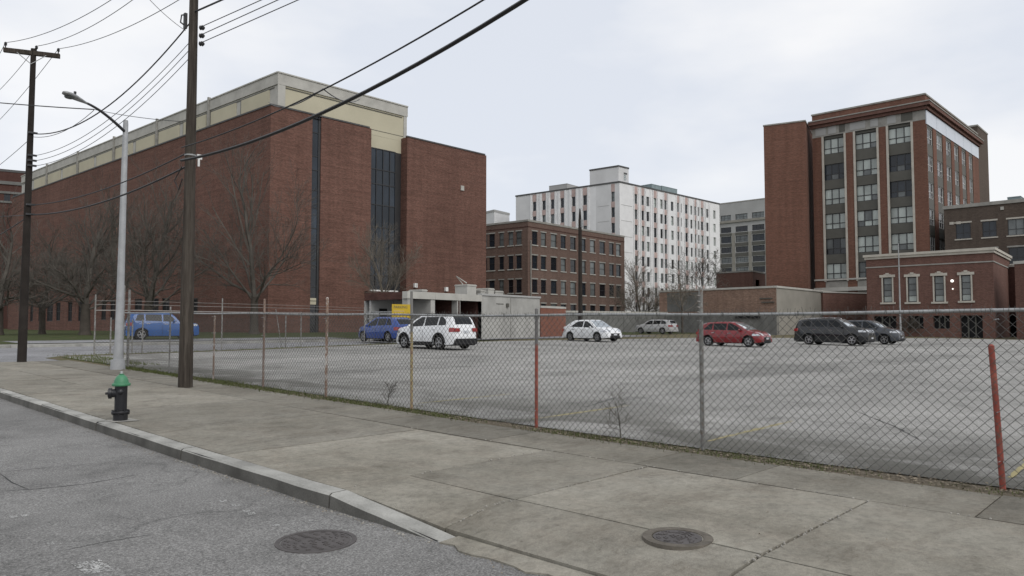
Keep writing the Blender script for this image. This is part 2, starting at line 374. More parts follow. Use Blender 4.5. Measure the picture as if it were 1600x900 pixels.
def interp(tab, x):
    if x <= tab[0][0]: return tab[0][1]
    for (a, u), (b, v) in zip(tab, tab[1:]):
        if x <= b: return u + (v - u) * (x - a) / (b - a)
    return tab[-1][1]
# ---------------------------------------------------------------- ground, roads, pavements
mb = MB(); ys = [-900, -300, -60] + list(range(-40, 64, 4)) + [120, 400, 1500]
xs = [-900, -200, -60, -9, 3.6, 40, 100, 300, 1500]
mb.v = [(x, y, zg(y) - .22) for x in xs for y in ys]; n_ = len(ys)
for i in range(len(xs) - 1):
    for k in range(n_ - 1): mb.f.append((i * n_ + k, (i + 1) * n_ + k, (i + 1) * n_ + k + 1, i * n_ + k + 1)); mb.m.append(0)
tag(mb.build('ground', M['turf'], None, 180), kind='structure')
lotY = lambda x: interp([(8.6, 30.6), (15, 31.6), (25, 34.2), (36, 35.4), (58, 33.0), (84, 20)], x)
sheet('road', M['road'], [-9, -3, 0, 2, 3.0, 3.69], cst(-70), cst(150), -.13, 110)
sheet('side_street', M['street'], [-9, 0, 3.7, 8, 14, 22, 30, 40, 52], lambda x: 28.4 if x < 4 else min(36.8, lotY(max(x, 8.6)) + .9), cst(42.0), -.10, 10)
sheet('verge', M['turf'], [7.6, 8.6, 15, 25, 36, 58, 84, 120, 220], cst(-70), lambda x: (lotY(x) + 1.3 if 8.5 < x < 52 else (30.5 if x < 8.5 else 44)), -.022, 90)
sheet('parking_lot', M['lot'], [8.12, 8.7, 9.5, 15, 25, 36, 47, 58, 70, 84], cst(-70), lotY, .004, 90)
sheet('lawn', M['lawn'], [-9, 10, 36, 60, 120, 250], cst(44.2), cst(300), 0.0, 70)
sheet('driveway', M['street'], [10, 16, 22, 30], cst(44.4), cst(48.6), .012, 4)
sheet('dock_apron', M['street'], [30, 40, 52, 60], lambda x: 38.0, lambda x: 44.2, .02, 4)
mb = MB()
for x0 in range(-9, 30, 3):
    for y0, y1 in ((42.14, 44.2),): mb = MB(); mb.box(x0 + .01, x0 + 2.99, y0, y1, -.15, .004); o = mb.build('pavement_slab', M['concrete']); o.location.z = zg(43); tag(o, kind='structure')
for x0 in range(-9, 30, 3):
    mb = MB(); mb.box(x0 + .01, x0 + 2.99, 42.0, 42.135, -.25, .02); o = mb.build('far_kerb', M['kerb']); o.location.z = zg(42.5); tag(o, kind='structure')
# the pavement beside the street: slabs, each its own piece
pav = bpy.data.objects.new('sidewalk', None); COL.objects.link(pav); tag(pav, kind='structure')
def slab(x0, x1, y0, y1, zf=None, par=pav, mat='slab', dx=(0, 0)):
    g = .009; mb = MB(); zf = zf or (lambda x, y: zg(y)); j = [random.uniform(-.004, .004) for _ in range(4)]
    nx = max(2, int((x1 - x0) / .7)); ny = max(2, int((y1 - y0) / .7)); top = []
    for a in range(nx + 1):
        for c in range(ny + 1):
            x = x0 + g + (x1 - x0 - 2 * g) * a / nx; y = y0 + g + (y1 - y0 - 2 * g) * c / ny
            e = (j[0] * (1 - a / nx) + j[1] * a / nx) + (j[2] * (1 - c / ny) + j[3] * c / ny)
            top.append((x, y + (dx[0] + dx[1] * (x - 3.7)) , zf(x, y) + e))
    k = len(top); mb.v = top + [(x, y, z - .14) for x, y, z in top]; r = ny + 1
    for a in range(nx):
        for c in range(ny): mb.f.append((a * r + c, (a + 1) * r + c, (a + 1) * r + c + 1, a * r + c + 1)); mb.m.append(0)
    rim = [a * r for a in range(nx + 1)] + [nx * r + c for c in range(1, r)] + [a * r + ny for a in range(nx - 1, -1, -1)] + [c for c in range(ny - 1, 0, -1)]
    for a, c in zip(rim, rim[1:] + rim[:1]): mb.f.append((a, a + k, c + k, c)); mb.m.append(0)
    return mb.build('slab', M[mat], par)
Yj = [-3.4, -.4, 2.2, 4.42, 5.86, 8.25, 10.6, 13.3, 16.9, 20.4, 23.8, 28.3]
ramp_t = lambda y: max(0., min(1., (5.75 - y) / 1.45))
def apz(x, y):                       # the dropped driveway apron
    t = ramp_t(y); s = max(0, min(1, (4.42 - x) / .74)); return zg(y) - .125 * t * s
for a, b in zip(Yj, Yj[1:]):
    if b <= 6:
        slab(3.86, 4.66, a, b, apz); slab(4.66, 6.72, a, b, apz)
    elif b < 17: slab(3.86, 6.72, a, b)
    else: slab(3.86, 5.3, a, b); slab(5.3, 6.72, a, b)
Ys = [-3.4, -.9, 1.42, 3.44, 4.62, 6.9, 9.4, 12.2, 15.6, 19.5, 23, 28.3]
for a, b in zip(Ys, Ys[1:]): slab(6.735, 7.76, a, b, None, pav, 'slab_dark')
# dirt and grass filling the joint between slabs and verge
sheet('dirt_strip', M['verge'], [7.7, 7.8, 8.0, 8.2, 8.3], cst(-30), cst(24.5), -.008, 80)
sheet('joint_soil', M['verge'], [3.8, 5, 6.7, 7.6], cst(-3.6), cst(5.9), -.135, 10)
sheet('joint_soil', M['verge'], [3.8, 5, 6.7, 7.72], cst(5.9), cst(28.3), -.016, 30)
sheet('corner_pavement', M['street'], [3.7, 6, 8.6, 9.5], cst(24), cst(30.4), -.03, 8)
# kerb stones
kb = bpy.data.objects.new('kerb', None); COL.objects.link(kb); tag(kb, kind='structure')
ky = [5.75, 8.95, 12.0, 14.9, 17.9, 20.9, 23.9, 26.9, 29.5]
def kerb_stone(y0, y1, h0, h1):
    mb = MB(); n = 6; g = random.uniform(.008, .014)
    for k in range(n + 1):
        t = k / n; y = y0 + g + (y1 - y0 - 2 * g) * t; z = zg(y); h = h0 + (h1 - h0) * t
        w = random.uniform(-.007, .007); h -= random.uniform(0, .006)
        mb.v += [(3.66 + w, y, z - .25), (3.675 + w, y, z - .13 + h - .02), (3.70 + w, y, z - .13 + h), (3.845, y, z - .13 + h + .002), (3.845, y, z - .25)]
    for k in range(n):
        for j in range(4): a = k * 5 + j; mb.f.append((a, a + 5, a + 6, a + 1)); mb.m.append(0)
    mb.f.append((0, 1, 2, 3, 4)); mb.f.append(tuple(n * 5 + j for j in (4, 3, 2, 1, 0))); mb.m += [0, 0]
    mb.m = [1 if k_ % 4 == 0 or k_ >= 4 * n else 0 for k_ in range(len(mb.f))]; mb.build('kerb_stone', [M['kerb'], M['kerb_dark']], kb)
kerb_stone(4.25, 5.75, .012, .135)
for a, b in zip(ky, ky[1:]): kerb_stone(a, b, .135, .135)
mb = MB(); ysk = [4.3 + .5 * k for k in range(50)]
for a, b in zip(ysk, ysk[1:]):
    hh = -.13 + (.012 + .123 * min(1, (a - 4.25) / 1.5)) - .012; h2_ = -.13 + (.012 + .123 * min(1, (b - 4.25) / 1.5)) - .012
    mb.quad((3.688, a, zg(a) + hh), (3.688, b, zg(b) + h2_), (3.84, b, zg(b) + h2_), (3.84, a, zg(a) + hh)); mb.quad((3.688, a, zg(a) - .2), (3.688, b, zg(b) - .2), (3.688, b, zg(b) + h2_), (3.688, a, zg(a) + hh))
mb.build('kerb_joint', M['dark'], kb)
# worn flush edge below the apron
mb = MB(); pts = []
for k in range(60):
    y = 4.25 - k * .13; pts.append((3.66 + .035 * math.sin(k * 1.7) + random.uniform(-.03, .03), y))
for (xa, ya), (xb, yb) in zip(pts, pts[1:]):
    mb.quad((xa, ya, -.118), (xb, yb, -.118), (3.86, yb, -.112), (3.86, ya, -.112)); mb.quad((xa, ya, -.16), (xb, yb, -.16), (xb, yb, -.118), (xa, ya, -.118))
tag(mb.build('apron_edge', M['slab']), kind='structure')
# cracks and marks on the road: thin sealed cracks and worn paint
def strip(pts, w, name, mat, dz, jit=.35):
    mb = MB(); P = []
    for (a, b) in zip(pts, pts[1:]):
        k = max(2, int(math.dist(a, b) / .12))
        for q in range(k): t = q / k; P.append((a[0] + (b[0] - a[0]) * t, a[1] + (b[1] - a[1]) * t))
    P.append(pts[-1]); L_ = []
    for i, p in enumerate(P):
        q = P[min(i + 1, len(P) - 1)]; o = P[max(i - 1, 0)]; d = Vector((q[0] - o[0], q[1] - o[1])).normalized(); nn = Vector((-d.y, d.x))
        ww = w * random.uniform(.4, 1.3) * (.3 + .7 * math.sin(math.pi * (i + .5) / len(P))) if jit else w; s = random.uniform(-1, 1) * w * jit * 1.5
        L_.append(((p[0] + nn.x * (ww + s), p[1] + nn.y * (ww + s)), (p[0] - nn.x * (ww - s), p[1] - nn.y * (ww - s))))
    for (a, b), (c, d) in zip(L_, L_[1:]):
        mb.quad(*[(x, y, zg(y) + dz) for x, y in (a, b, d, c)])
    o = mb.build(name, mat); tag(o, kind='structure'); return o
g2 = lambda x, y, dz=-.13: tuple(gr(x, y, dz))[:2]
for P in ([(0, 738), (75, 731), (150, 724)], [(0, 768), (60, 764), (130, 757), (215, 742)], [(0, 740), (20, 755), (45, 765)], [(90, 862), (160, 848), (240, 835)]):
    strip([g2(*p) for p in P], .007, 'road_crack', M['tar'], -.1265)
def patch(px, name, mat, dz, k=26, base=-.13):
    c = [g2(*p, base) for p in px]; mb = MB()
    for i in range(k):                            # broken flecks of paint
        for j in range(k):
            if random.random() < .30: continue
            u, v = i / k, j / k; s = .9 / k
            def q(u, v): return [c[0][e] * (1 - u) * (1 - v) + c[1][e] * u * (1 - v) + c[2][e] * u * v + c[3][e] * (1 - u) * v for e in (0, 1)]
            r = lambda: random.uniform(-.3, .3) / k
            mb.quad(*[(x, y, zg(y) + dz) for x, y in (q(u + r(), v + r()), q(u + s + r(), v + r()), q(u + s + r(), v + s + r()), q(u + r(), v + s + r()))])
    tag(mb.build(name, mat), kind='structure')
for P in ([(905, 640), (960, 622), (1010, 628)], [(1180, 600), (1290, 606), (1400, 598), (1520, 604)], [(700, 600), (790, 592), (900, 596)], [(1330, 640), (1400, 668), (1440, 690)], [(520, 585), (600, 578), (690, 580)]):
    strip([g2(*p, 0) for p in P], .022, 'lot_crack', M['tar'], .0075)
patch([(112, 881), (158, 875), (180, 892), (133, 898)], 'road_marking', M['worn_white'], -.126, 15)
for x, y in [(348, 783), (368, 790), (385, 799), (392, 803), (430, 821), (20, 808), (38, 806), (78, 850)]:
    patch([(x - 6, y - 1), (x + 6, y - 2), (x + 8, y + 1), (x - 3, y + 2)], 'road_marking', M['worn_white'], -.126, 6)
for x, y, X1 in [(1566, 757, 11.2), (1098, 692, 11.4), (800, 660, 11.4), (590, 637, 11.2)]:
    y0 = gr(x, y).y; strip([(8.65, y0), (9.6, y0 + .02), (X1, y0 + .05)], .05, 'parking_line', M['yellow_line'], .008, .12)

# ---------------------------------------------------------------- manholes
def manhole(p, r, z, label, dirt):
    t = empty('manhole_cover', (p[0], p[1], z), label, 'manhole cover')
    mb = MB(); mb.lathe([(r - .035 - .03 * dirt, -.02), (r - .035 - .03 * dirt, .004), (r, .0045), (r + .004, -.02)], 40); mb.build('frame_ring', M['iron_rust' if dirt else 'iron'], t, 40)
    mb = MB(); mb.lathe([(0.001, -.02), (r - .045 - .03 * dirt, -.02), (r - .045 - .03 * dirt, .002), (.0011, .0025)], 40); mb.build('lid', M['iron'], t)
    mb = MB()
    for k in range(9):
        rr = (r - .07 - .03 * dirt) * (k + 1) / 9; cnt = max(4, int(rr * 70))
        for j in range(cnt):
            if random.random() < .2: continue
            a = 2 * math.pi * (j + .5 * (k % 2)) / cnt; R = Matrix.Translation((rr * math.cos(a), rr * math.sin(a), .004)) @ Matrix.Rotation(a, 4, 'Z')
            mb.box(-.006, .006, -.018, .018, -.003, .0035, 0, R)
    mb.build('raised_pattern', M['iron'], t)['kind'] = 'stuff'
    return t
mp_ = [gr(430, 846, -.13), gr(558, 846, -.13)]
manhole((mp_[0] + mp_[1]) / 2, .30, -.126, 'dark round manhole cover set in the asphalt road', False)
manhole((4.62, 2.80), .245, .006, 'round manhole cover with sandy rim set in the concrete sidewalk', True)

# ---------------------------------------------------------------- fences
PM = {}
def chainlink(mb, A, B, ztop, cell=.096, r=.0030):
    """zig-zag wires woven into diamonds between ground points A and B"""
    A = Vector(A); B = Vector(B); d = (B - A); Ln = math.hypot(d.x, d.y); d2 = Vector((d.x, d.y, 0)).normalized(); nrm = Vector((-d2.y, d2.x, 0))
    nw = int(Ln / cell * 2); rows = int(ztop / (cell / 2)); i0 = 0
    for i in range(nw + 1):
        s0 = i * cell / 2; pts = []
        for k in range(rows + 1):
            s = s0 + (cell / 4 if (k + i) % 2 else -cell / 4) * 1.06; s = max(0, min(Ln, s)); z = k * cell / 2 + .02
            wob = .014 * math.sin(s * 2.1 + z * 3) + .018 * math.sin(s * .7) * math.sin(z * 2); s += .010 * math.sin(s * 1.3 + z * 2.2) + random.uniform(-.0015, .0015); z += .006 * math.sin(s * 1.9 + 1) + random.uniform(-.0015, .0015)
            g = zg(A.y + d2.y * s)
            pts.append(A + d2 * s + nrm * (wob + (.003 if (k + i) % 2 else -.003)) + Vector((0, 0, g - A.z + z)))
        # open triangular tube
        b = len(mb.v)
        for p in pts:
            mb.v += [(p.x + nrm.x * r, p.y + nrm.y * r, p.z), (p.x - nrm.x * r * .5 + d2.x * r * 1.15, p.y - nrm.y * r * .5 + d2.y * r * 1.15, p.z), (p.x - nrm.x * r * .5 - d2.x * r * 1.15, p.y - nrm.y * r * .5 - d2.y * r * 1.15, p.z)]
        for k in range(rows):
            for j in range(3):
                q = (j + 1) % 3; a = b + k * 3; mb.f.append((a + j, a + q, a + 3 + q, a + 3 + j)); mb.m.append(0)
def post(par, base, top, r, mat, label=None, cap=True, n=10):
    mb = MB(); b = Vector(base); t = Vector(top); mid = b.lerp(t, .5)
    mb.tube([b - Vector((0, 0, .1)), mid, t], r, n); 
    if cap: mb.tube([t, t + (t - b).normalized() * r * .7], [r * 1.15, r * .4], n)
    o = mb.build('post', M[mat], par, 40, True)
    if label: o['label'] = label
    return o
FX = 8.0
nf = empty('chain_link_fence', (FX, 4, 0), 'tall weathered chain link fence along the concrete sidewalk', 'fence')
mb = MB(); ysf = [-3.2, 23.6]
chainlink(mb, (FX, -3.2, 0), (FX, 23.6, zg(23.6)), 1.60)
o = mb.build('chain_link', M['wire_metal'], nf, 0, True); o['kind'] = 'stuff'
RZ = 1.63
mb = MB(); P = []
for k in range(0, 55):
    y = -3.2 + k * .5; P.append((FX + .02 + .008 * math.sin(y), y, zg(y) + RZ + .008 * math.sin(y * 1.3)))
mb.tube(P, .018, 8); mb.build('top_rail', M['galv'], nf, 60, True)
def fence_post(px, py, ptx, pty, r, mat, label=None, cap=True):
    b = gr(px, py); b.x = FX + .045; a, u = ray(px, py)
    # keep the post on the fence line at its seen bearing
    D = b.x / (a * CY_ + SY); y = -a * D * SY + D * CY_; base = Vector((b.x, y, zg(y)))
    zt = HC + ray(ptx, pty)[1] * D; off = (ptx - px) / 1150. * D; top = Vector((base.x, base.y - off * .9, zt))
    return post(nf, base, top, r, mat, label, cap), base, top
tops = []
for a in [(1568, 770, 1557, 541, .026, 'post_red', 'short leaning red fence post'), (1098, 706, 1098, 450, .026, 'post_grey', 'thick grey fence post with tall top'),
          (838, 665, 839, 483, .024, 'post_red_grey', 'red fence post with grey top'), (643, 645, 641, 456, .024, 'post_yellow', 'fence post with flaking yellow paint'),
          (509, 627, 510, 466, .027, 'post_white', 'fence post with peeling white paint over rust'), (411, 610, 411, 468, .024, 'post_rust', 'rusty fence post'),
          (333, 601, 334, 494, .022, 'post_white', 'short fence post with peeling paint'), (264, 591, 264, 480, .02, 'post_grey', None),
          (199, 576, 200, 454, .035, 'post_grey', 'thick grey corner post')]:
    tops.append(fence_post(*a))
# ties, tension bands and the twisted wire ends on top
mb = MB()
for o_, b_, t_ in tops:
    for z in (.25, .7, 1.15, 1.55):
        p = b_ + Vector((0, 0, z)); mb.tube([p + Vector((-.06, .02, 0)), p + Vector((.04, .0, .01)), p + Vector((-.06, -.02, 0))], .004, 4)
mb.build('tie', M['galv'], nf, 0, True)['kind'] = 'stuff'
mb = MB(); y = -3.1
while y < 16:
    z = zg(y) + 1.60
    for s in (-1, 1):
        mb.tube([(FX, y, z - .03), (FX + random.uniform(-.02, .02), y + s * .02, z + .04), (FX + random.uniform(-.03, .03), y + s * random.uniform(.01, .03), z + random.uniform(.06, .10))], .0022, 3)
    y += .088
for k in range(46):
    y = -3 + k * .45; mb.tube([(FX - .01, y, zg(y) + RZ - .03), (FX - .014, y + .01, zg(y) + RZ + .026), (FX + .05, y + .02, zg(y) + RZ + .01)], .004, 4)
mb.build('wire_end', M['wire_metal'], nf, 0, True)['kind'] = 'stuff'
# top extension of the tall posts: slots for strands
for i in (1,):
    b_, t_ = tops[i][1], tops[i][2]; mb = MB()
    for z in (.10, .17, .24, .30): p = t_ - Vector((0, 0, z)); mb.tube([p + Vector((-.03, 0, 0)), p + Vector((-.065, .01, .01))], [.012, .006], 6)
    mb.tube([t_ - Vector((0, 0, .02)), t_ + Vector((-.06, .05, .07)), t_ + Vector((-.1, .03, .12)), t_ + Vector((-.07, -.04, .10))], .006, 5)
    mb.tube([t_, t_ + Vector((.05, -.05, .06)), t_ + Vector((.08, -.10, .03))], .005, 5)
    mb.build('broken_strand', M['barb'], nf, 0, True)
# far fence along the side street
ff = empty('chain_link_fence', (9, 32, zg(32)), 'low chain link fence with strands at the far left edge of the parking lot', 'fence')
farline = [gr(147, 553), gr(206, 552), gr(346, 548), gr(446, 542), gr(569, 534.5)]
mb = MB()
for a, b in zip(farline, farline[1:]): chainlink(mb, a, b, 1.45, .13, .0030)
mb.build('chain_link', M['wire_metal'], ff, 0, True)['kind'] = 'stuff'
for zz, r in ((1.72, .022), (1.95, .010), (2.1, .008)):
    mb = MB(); mb.tube([p + Vector((0, 0, zz + .02 * (i % 2))) for i, p in enumerate(farline)], r, 6); mb.build('rail' if r > .02 else 'strand', M['barb'], ff, 0, True)
for x, y, tx, ty in [(147, 553, 147, 461), (172, 553, 172, 497), (206, 552, 205, 500), (222, 551.5, 222, 500), (346, 548, 346, 467), (446, 541.5, 446, 489), (569, 534.5, 569, 471), (577, 533.8, 577, 478), (470, 540, 470, 488), (285, 550, 285, 474)]:
    b = gr(x, y); D = b.x * SY + b.y * CY_; t = b.copy(); t.z = HC + ray(tx, ty)[1] * D; post(ff, b, t, .03, 'post_grey', None, True, 8)
b = gr(440, 541); t = b + Vector((-.25, .2, 1.9)); post(ff, b, t, .02, 'post_grey', 'leaning thin post', True, 6)
# second corner post standing apart
b = above(192.5, 22.6); cp = empty('fence_post', b, 'tall grey steel post right of the street lamp pole', 'post'); post(cp, b, b + Vector((0, 0, 2.45)), .035, 'post_grey')
# grey post beyond the grey crossover
b = above(1407, 74); cp = empty('steel_post', b, 'slim pale post in front of the single-storey annex', 'post')
mb = MB(); mb.tube([b, (b.x, b.y, HC + 128 * 74 / 1150)], [.10, .045], 8); mb.build('shaft', M['galv'], cp, 60, True)

# ---------------------------------------------------------------- vegetation at the fence
mb = MB()
for k in range(24000):
    y = -3 + 27 * random.random() ** 1.05; x = random.gauss(7.94, .12) if random.random() < .88 else random.uniform(7.6, 8.5)
    dens = .5 + .5 * math.sin(y * 1.7 + 1) * math.sin(y * .63) + (.35 if y > 9 else 0)
    if random.random() > dens: continue
    h = random.uniform(.008, .038) * (1 + .03 * y); a = random.uniform(0, 6.28); w = .004 + .0004 * y; z = zg(y) - .010
    dx, dy = math.cos(a), math.sin(a); lean = random.uniform(0, .04)
    i = len(mb.v); mb.v += [(x - dy * w, y + dx * w, z), (x + dy * w, y - dx * w, z), (x + dx * lean, y + dy * lean, z + h)]; mb.f.append((i, i + 1, i + 2)); mb.m.append(0)
for k in range(1500):
    x = random.uniform(8.0, 9.2); y = random.uniform(24, 30)
    if k % 2: x = random.uniform(8, 36); y = lotY(max(8.7, x)) + random.uniform(-.1, 1.2)
    h = random.uniform(.03, .12); a = random.uniform(0, 6.28); w = .012; z = zg(y) - .012; i = len(mb.v)
    mb.v += [(x - w, y, z), (x + w, y, z), (x + random.uniform(-.06, .06), y, z + h)]; mb.f.append((i, i + 1, i + 2)); mb.m.append(0)
tag(mb.build('grass', M['blade']), 'short patchy grass growing along the foot of the fence', 'grass', kind='stuff')
mb = MB()
for k in range(5200):
    y = -3 + 22 * random.random() ** 1.3; x = random.gauss(7.93, .10)
    if random.random() < .05: x = random.uniform(3.9, 7.6)
    if random.random() < .10: x = random.gauss(3.6, .05); y = random.uniform(-2, 14)
    road_ = x < 3.68
    z = zg(y) + (-.125 if road_ else .006); s = random.uniform(.006, .022) * (.5 if x < 7.4 else 1); a = random.uniform(0, 6.28)
    c, d = math.cos(a) * s, math.sin(a) * s; u = random.uniform(0, .014)
    if 3.68 < x < 3.9 or (x < 4.7 and y < 5.8 and not road_): continue
    mb.quad((x - c, y - d, z), (x + d * .5, y - c * .5, z + u), (x + c, y + d, z + u * .5), (x - d * .5, y + c * .5, z + .002))
tag(mb.build('leaves', M['dead']), 'dry curled leaves and litter scattered along the fence and kerb', 'leaf litter', kind='stuff')

mb = MB()
for (a, b, n_c) in (((3.7, 2.2), (6.72, 2.2), 70), ((3.9, 4.42), (6.7, 4.42), 40), ((6.73, -1), (6.73, 9), 60), ((3.62, 4.2), (3.62, 9), 120), ((3.9, 5.86), (6.7, 5.86), 16)):
    for k in range(n_c):
        t = random.random(); x = a[0] + (b[0] - a[0]) * t + random.gauss(0, .014); y = a[1] + (b[1] - a[1]) * t + random.gauss(0, .014); s_ = random.uniform(.003, .011); z = zg(y) + (.002 if x > 3.68 else -.128)
        if x > 3.68 and y < 5.8: z = apz(x, y) + .002
        mb.box(x - s_, x + s_, y - s_ * .7, y + s_ * .7, z - .004, z + s_ * .5, 0)
tag(mb.build('gravel', M['pebble']), 'pale grit and pebbles caught in the sidewalk joints and gutter', 'gravel', kind='stuff')
def grow(mb, p, d, r, ln, lev, maxlev, spread, n0, seg=4, up=.15, minr=.006, wander=.18):
    pts = [p.copy()]; rs = [r]; q = p.copy(); dd = d.copy()
    for k in range(seg):
        dd = (dd + Vector((random.gauss(0, wander), random.gauss(0, wander), random.gauss(0, wander) + up * .5))).normalized()
        q = q + dd * (ln / seg); pts.append(q.copy()); rs.append(max(minr, r * (1 - .62 * (k + 1) / seg)))
    mb.tube(pts, rs, 7 if lev == 0 else (5 if lev == 1 else 3), 0, False)
    if lev >= maxlev: return
    cnt = n0[min(lev, len(n0) - 1)]
    for c in range(cnt):
        t = .22 + .78 * (c + random.random()) / cnt; f = min(t * seg, seg - 1e-3); i = int(f); b = pts[i].lerp(pts[i + 1], f - i)
        ax = (pts[i + 1] - pts[i]).normalized(); s = ax.cross(Vector((random.gauss(0, 1), random.gauss(0, 1), random.gauss(0, 1)))).normalized()
        ang = random.uniform(spread * .7, spread * 1.2); nd = (ax * math.cos(ang) + s * math.sin(ang)).normalized()
        rr = rs[i] * random.uniform(.38, .58); grow(mb, b, nd, max(minr, rr), ln * random.uniform(.45, .68) * (1.15 - .45 * t), lev + 1, maxlev, spread, n0, max(2, seg - 1), up, minr, wander)
def tree(px, D, h, label, seed, tr=.28, lean=(0, 0), fork=.22, spread=.72, mat='twig', cnt=(9, 7, 6, 5), minr=.011, group=None, limbs=6, flat=.5, base=None, wide=1.0, lev=4):
    random.seed(seed)
    b = above(px, D) if base is None else base
    t = empty('bare_tree', b, label, 'tree', group)
    mb = MB(); fh = h * fork; top = Vector((lean[0] * .3, lean[1] * .3, fh))
    mb.tube([(0, 0, -.3), (0, 0, .0), (0, 0, .3), top * .5, top], [tr * 1.6, tr * 1.35, tr * 1.05, tr * .95, tr * .85], 10, 0); mb.build('trunk', M['bark'], t, 60)
    mb = MB()
    d0 = Vector((lean[0] * .12, lean[1] * .12, 1)).normalized()
    grow(mb, top - d0 * .1, d0, tr * .66, h * (1 - fork) * .93, 1, lev, spread * .85, cnt, 7, .22, minr, .10)
    for k in range(limbs):
        a = 2 * math.pi * (k + random.random() * .6) / limbs; el = random.uniform(.5, 1.05) * flat * 2
        d = Vector((math.cos(a), math.sin(a), el)).normalized()
        grow(mb, top - Vector((0, 0, random.uniform(-fh * .2, fh * .25))), d, tr * random.uniform(.24, .36), h * random.uniform(.38, .58) * wide, 1, lev, spread, cnt, 6, .13, minr, .13)
    mb.build('crown', M[mat], t, 0)['kind'] = 'stuff'
    return t
G_ = 'bare trees in front of the long brick wall'
BC = (9, 12, 6, 4)
tree(397, 62, 14.2, 'large bare tree with spreading limbs at the near corner of the big brick building', 11, .34, (0, 0), .22, .72, 'twig', BC, .008, G_, 6, .6)
tree(231, 60, 11.8, 'bare tree standing behind the blue boxy car, between the two tall poles', 23, .34, (0, 0), .22, .8, 'twig', BC, .008, G_, 7, .5)
tree(133, 57, 9.2, 'thick-trunked bare tree on the lawn between the dark pole and the street lamp', 31, .36, (0, 0), .26, .85, 'twig', BC, .008, G_, 7, .42)
tree(66, 62, 8.2, 'slender bare tree on the lawn just right of the cross-armed pole', 43, .24, (0, 0), .28, .85, 'twig', BC, .008, G_, 7, .45)
tree(-2, 56, 8.6, 'bare tree cut by the left edge of the picture', 57, .3, (0, 0), .26, .85, 'twig', BC, .008, G_, 7, .4)
tree(185, 76, 12.8, 'tallest bare tree, its crown reaching up to the tan roof parapet', 61, .34, (0, 0), .3, .6, 'twig', BC, .010, G_, 5, .9)
tree(598, 60, 8.2, 'small bare tree in front of the dark curtain wall, behind the blue hatchback', 71, .17, (0, 0), .36, .6, 'twig_pale', (7, 10, 7, 4), .007, None, 6, .8, None, .9)
tree(1001, 108, 9.0, 'bushy bare tree in front of the white tower block', 83, .26, (0, 0), .2, .9, 'twig_pale', (8, 11, 7, 4), .014, None, 8, .5)
tree(1066, 85.5, 6.2, 'scraggly bare tree growing against the low brick building', 91, .13, (0, 0), .5, .9, 'twig_pale', (6, 7, 5, 3), .012, None, 5, .4)
tree(1098, 92, 8.4, 'bare tree behind the low brick building, twigs over its roof edge', 97, .13, (0, 0), .7, .9, 'twig', (5, 8, 5, 3), .012, None, 7, .25)
tree(1420, 80, 2.6, 'low leafless shrub at the foot of the annex', 99, .05, (0, 0), .1, .9, 'bark', (7, 7, 5, 3), .010, None, 9, .5, None, 1.2)
random.seed(5)
for x, y, h, lab in ((955, 690, .62, 'spindly dead weed by the fence, between the red post and the thick grey post'), (588, 638, .42, 'small dead weed by the fence left of the yellow-flaked post')):
    b = gr(x, y - 3); b.x = 8.12; h *= .85; t = empty('dead_weed', b, lab, 'weed'); mb = MB()
    grow(mb, Vector((0, 0, 0)), Vector((0, 0, 1)), .008, h, 0, 2, .8, (9, 9, 3), 5, .1, .0018, .12); grow(mb, Vector((0, 0, 0)), Vector((.3, .3, .9)).normalized(), .005, h * .6, 1, 2, .8, (6, 4), 4, .1, .0025, .12)
    mb.build('stem', M['twig'], t)

# ---------------------------------------------------------------- hydrant
hb = gr(188, 657); hb.x = 4.18 if abs(hb.x - 4.18) > .5 else hb.x
hy = empty('fire_hydrant', hb, 'black fire hydrant with a green bonnet near the kerb', 'fire hydrant')
hy.scale = (.87, .87, 1.0)
mb = MB(); mb.lathe([(.115, -.05), (.115, .10), (.098, .105), (.098, .40), (.10, .52)], 24); mb.build('barrel', M['hyd_black'], hy, 40)
mb = MB(); mb.lathe([(.10, .105), (.142, .107), (.145, .115), (.145, .135), (.142, .142), (.10, .144)], 24)
for k in range(8): a = k * math.pi / 4 + .2; mb.box(-.014, .014, -.014, .014, .09, .16, 0, Matrix.Translation((.125 * math.cos(a), .125 * math.sin(a), 0)))
mb.build('flange', M['hyd_black'], hy, 40)
mb = MB(); mb.lathe([(.10, .515), (.14, .518), (.146, .528), (.146, .548), (.14, .557), (.118, .562), (.110, .60), (.088, .645), (.055, .675), (.03, .684), (.04, .686), (.04, .698), (.022, .70)], 28); mb.build('bonnet', M['hyd_green'], hy, 40)
mb = MB(); mb.lathe([(.024, .699), (.022, .73), (.012, .735)], 5); mb.build('operating_nut', M['light_grey'], hy)
def nozzle(dirx, diry, z, r, ln, nm):
    d = Vector((dirx, diry, 0)).normalized(); R = Matrix.Translation((0, 0, z)) @ d.to_track_quat('Z', 'Y').to_matrix().to_4x4(); mb = MB()
    mb.lathe([(r * 1.15, .06), (r * .95, .10), (r * .95, ln - .05), (r * 1.22, ln - .048), (r * 1.22, ln), (r * .8, ln + .012), (.018, ln + .018), (.018, ln + .05), (.012, ln + .052)], 18, 0, R); mb.build(nm, M['hyd_black'], hy, 40)
nozzle(-CY_ - .25, SY - .3, .41, .066, .19, 'nozzle'); nozzle(-SY + .5, -CY_ + .2, .43, .035, .11, 'nozzle')
mb = MB(); mb.poly([(hb.x - .16, hb.y - .2, zg(hb.y) + .0065), (hb.x + .2, hb.y - .24, zg(hb.y) + .0065), (hb.x + .18, hb.y + .17, zg(hb.y) + .0065), (hb.x - .17, hb.y + .15, zg(hb.y) + .0065)]); tag(mb.build('concrete_pad', M['concrete']), kind='structure')

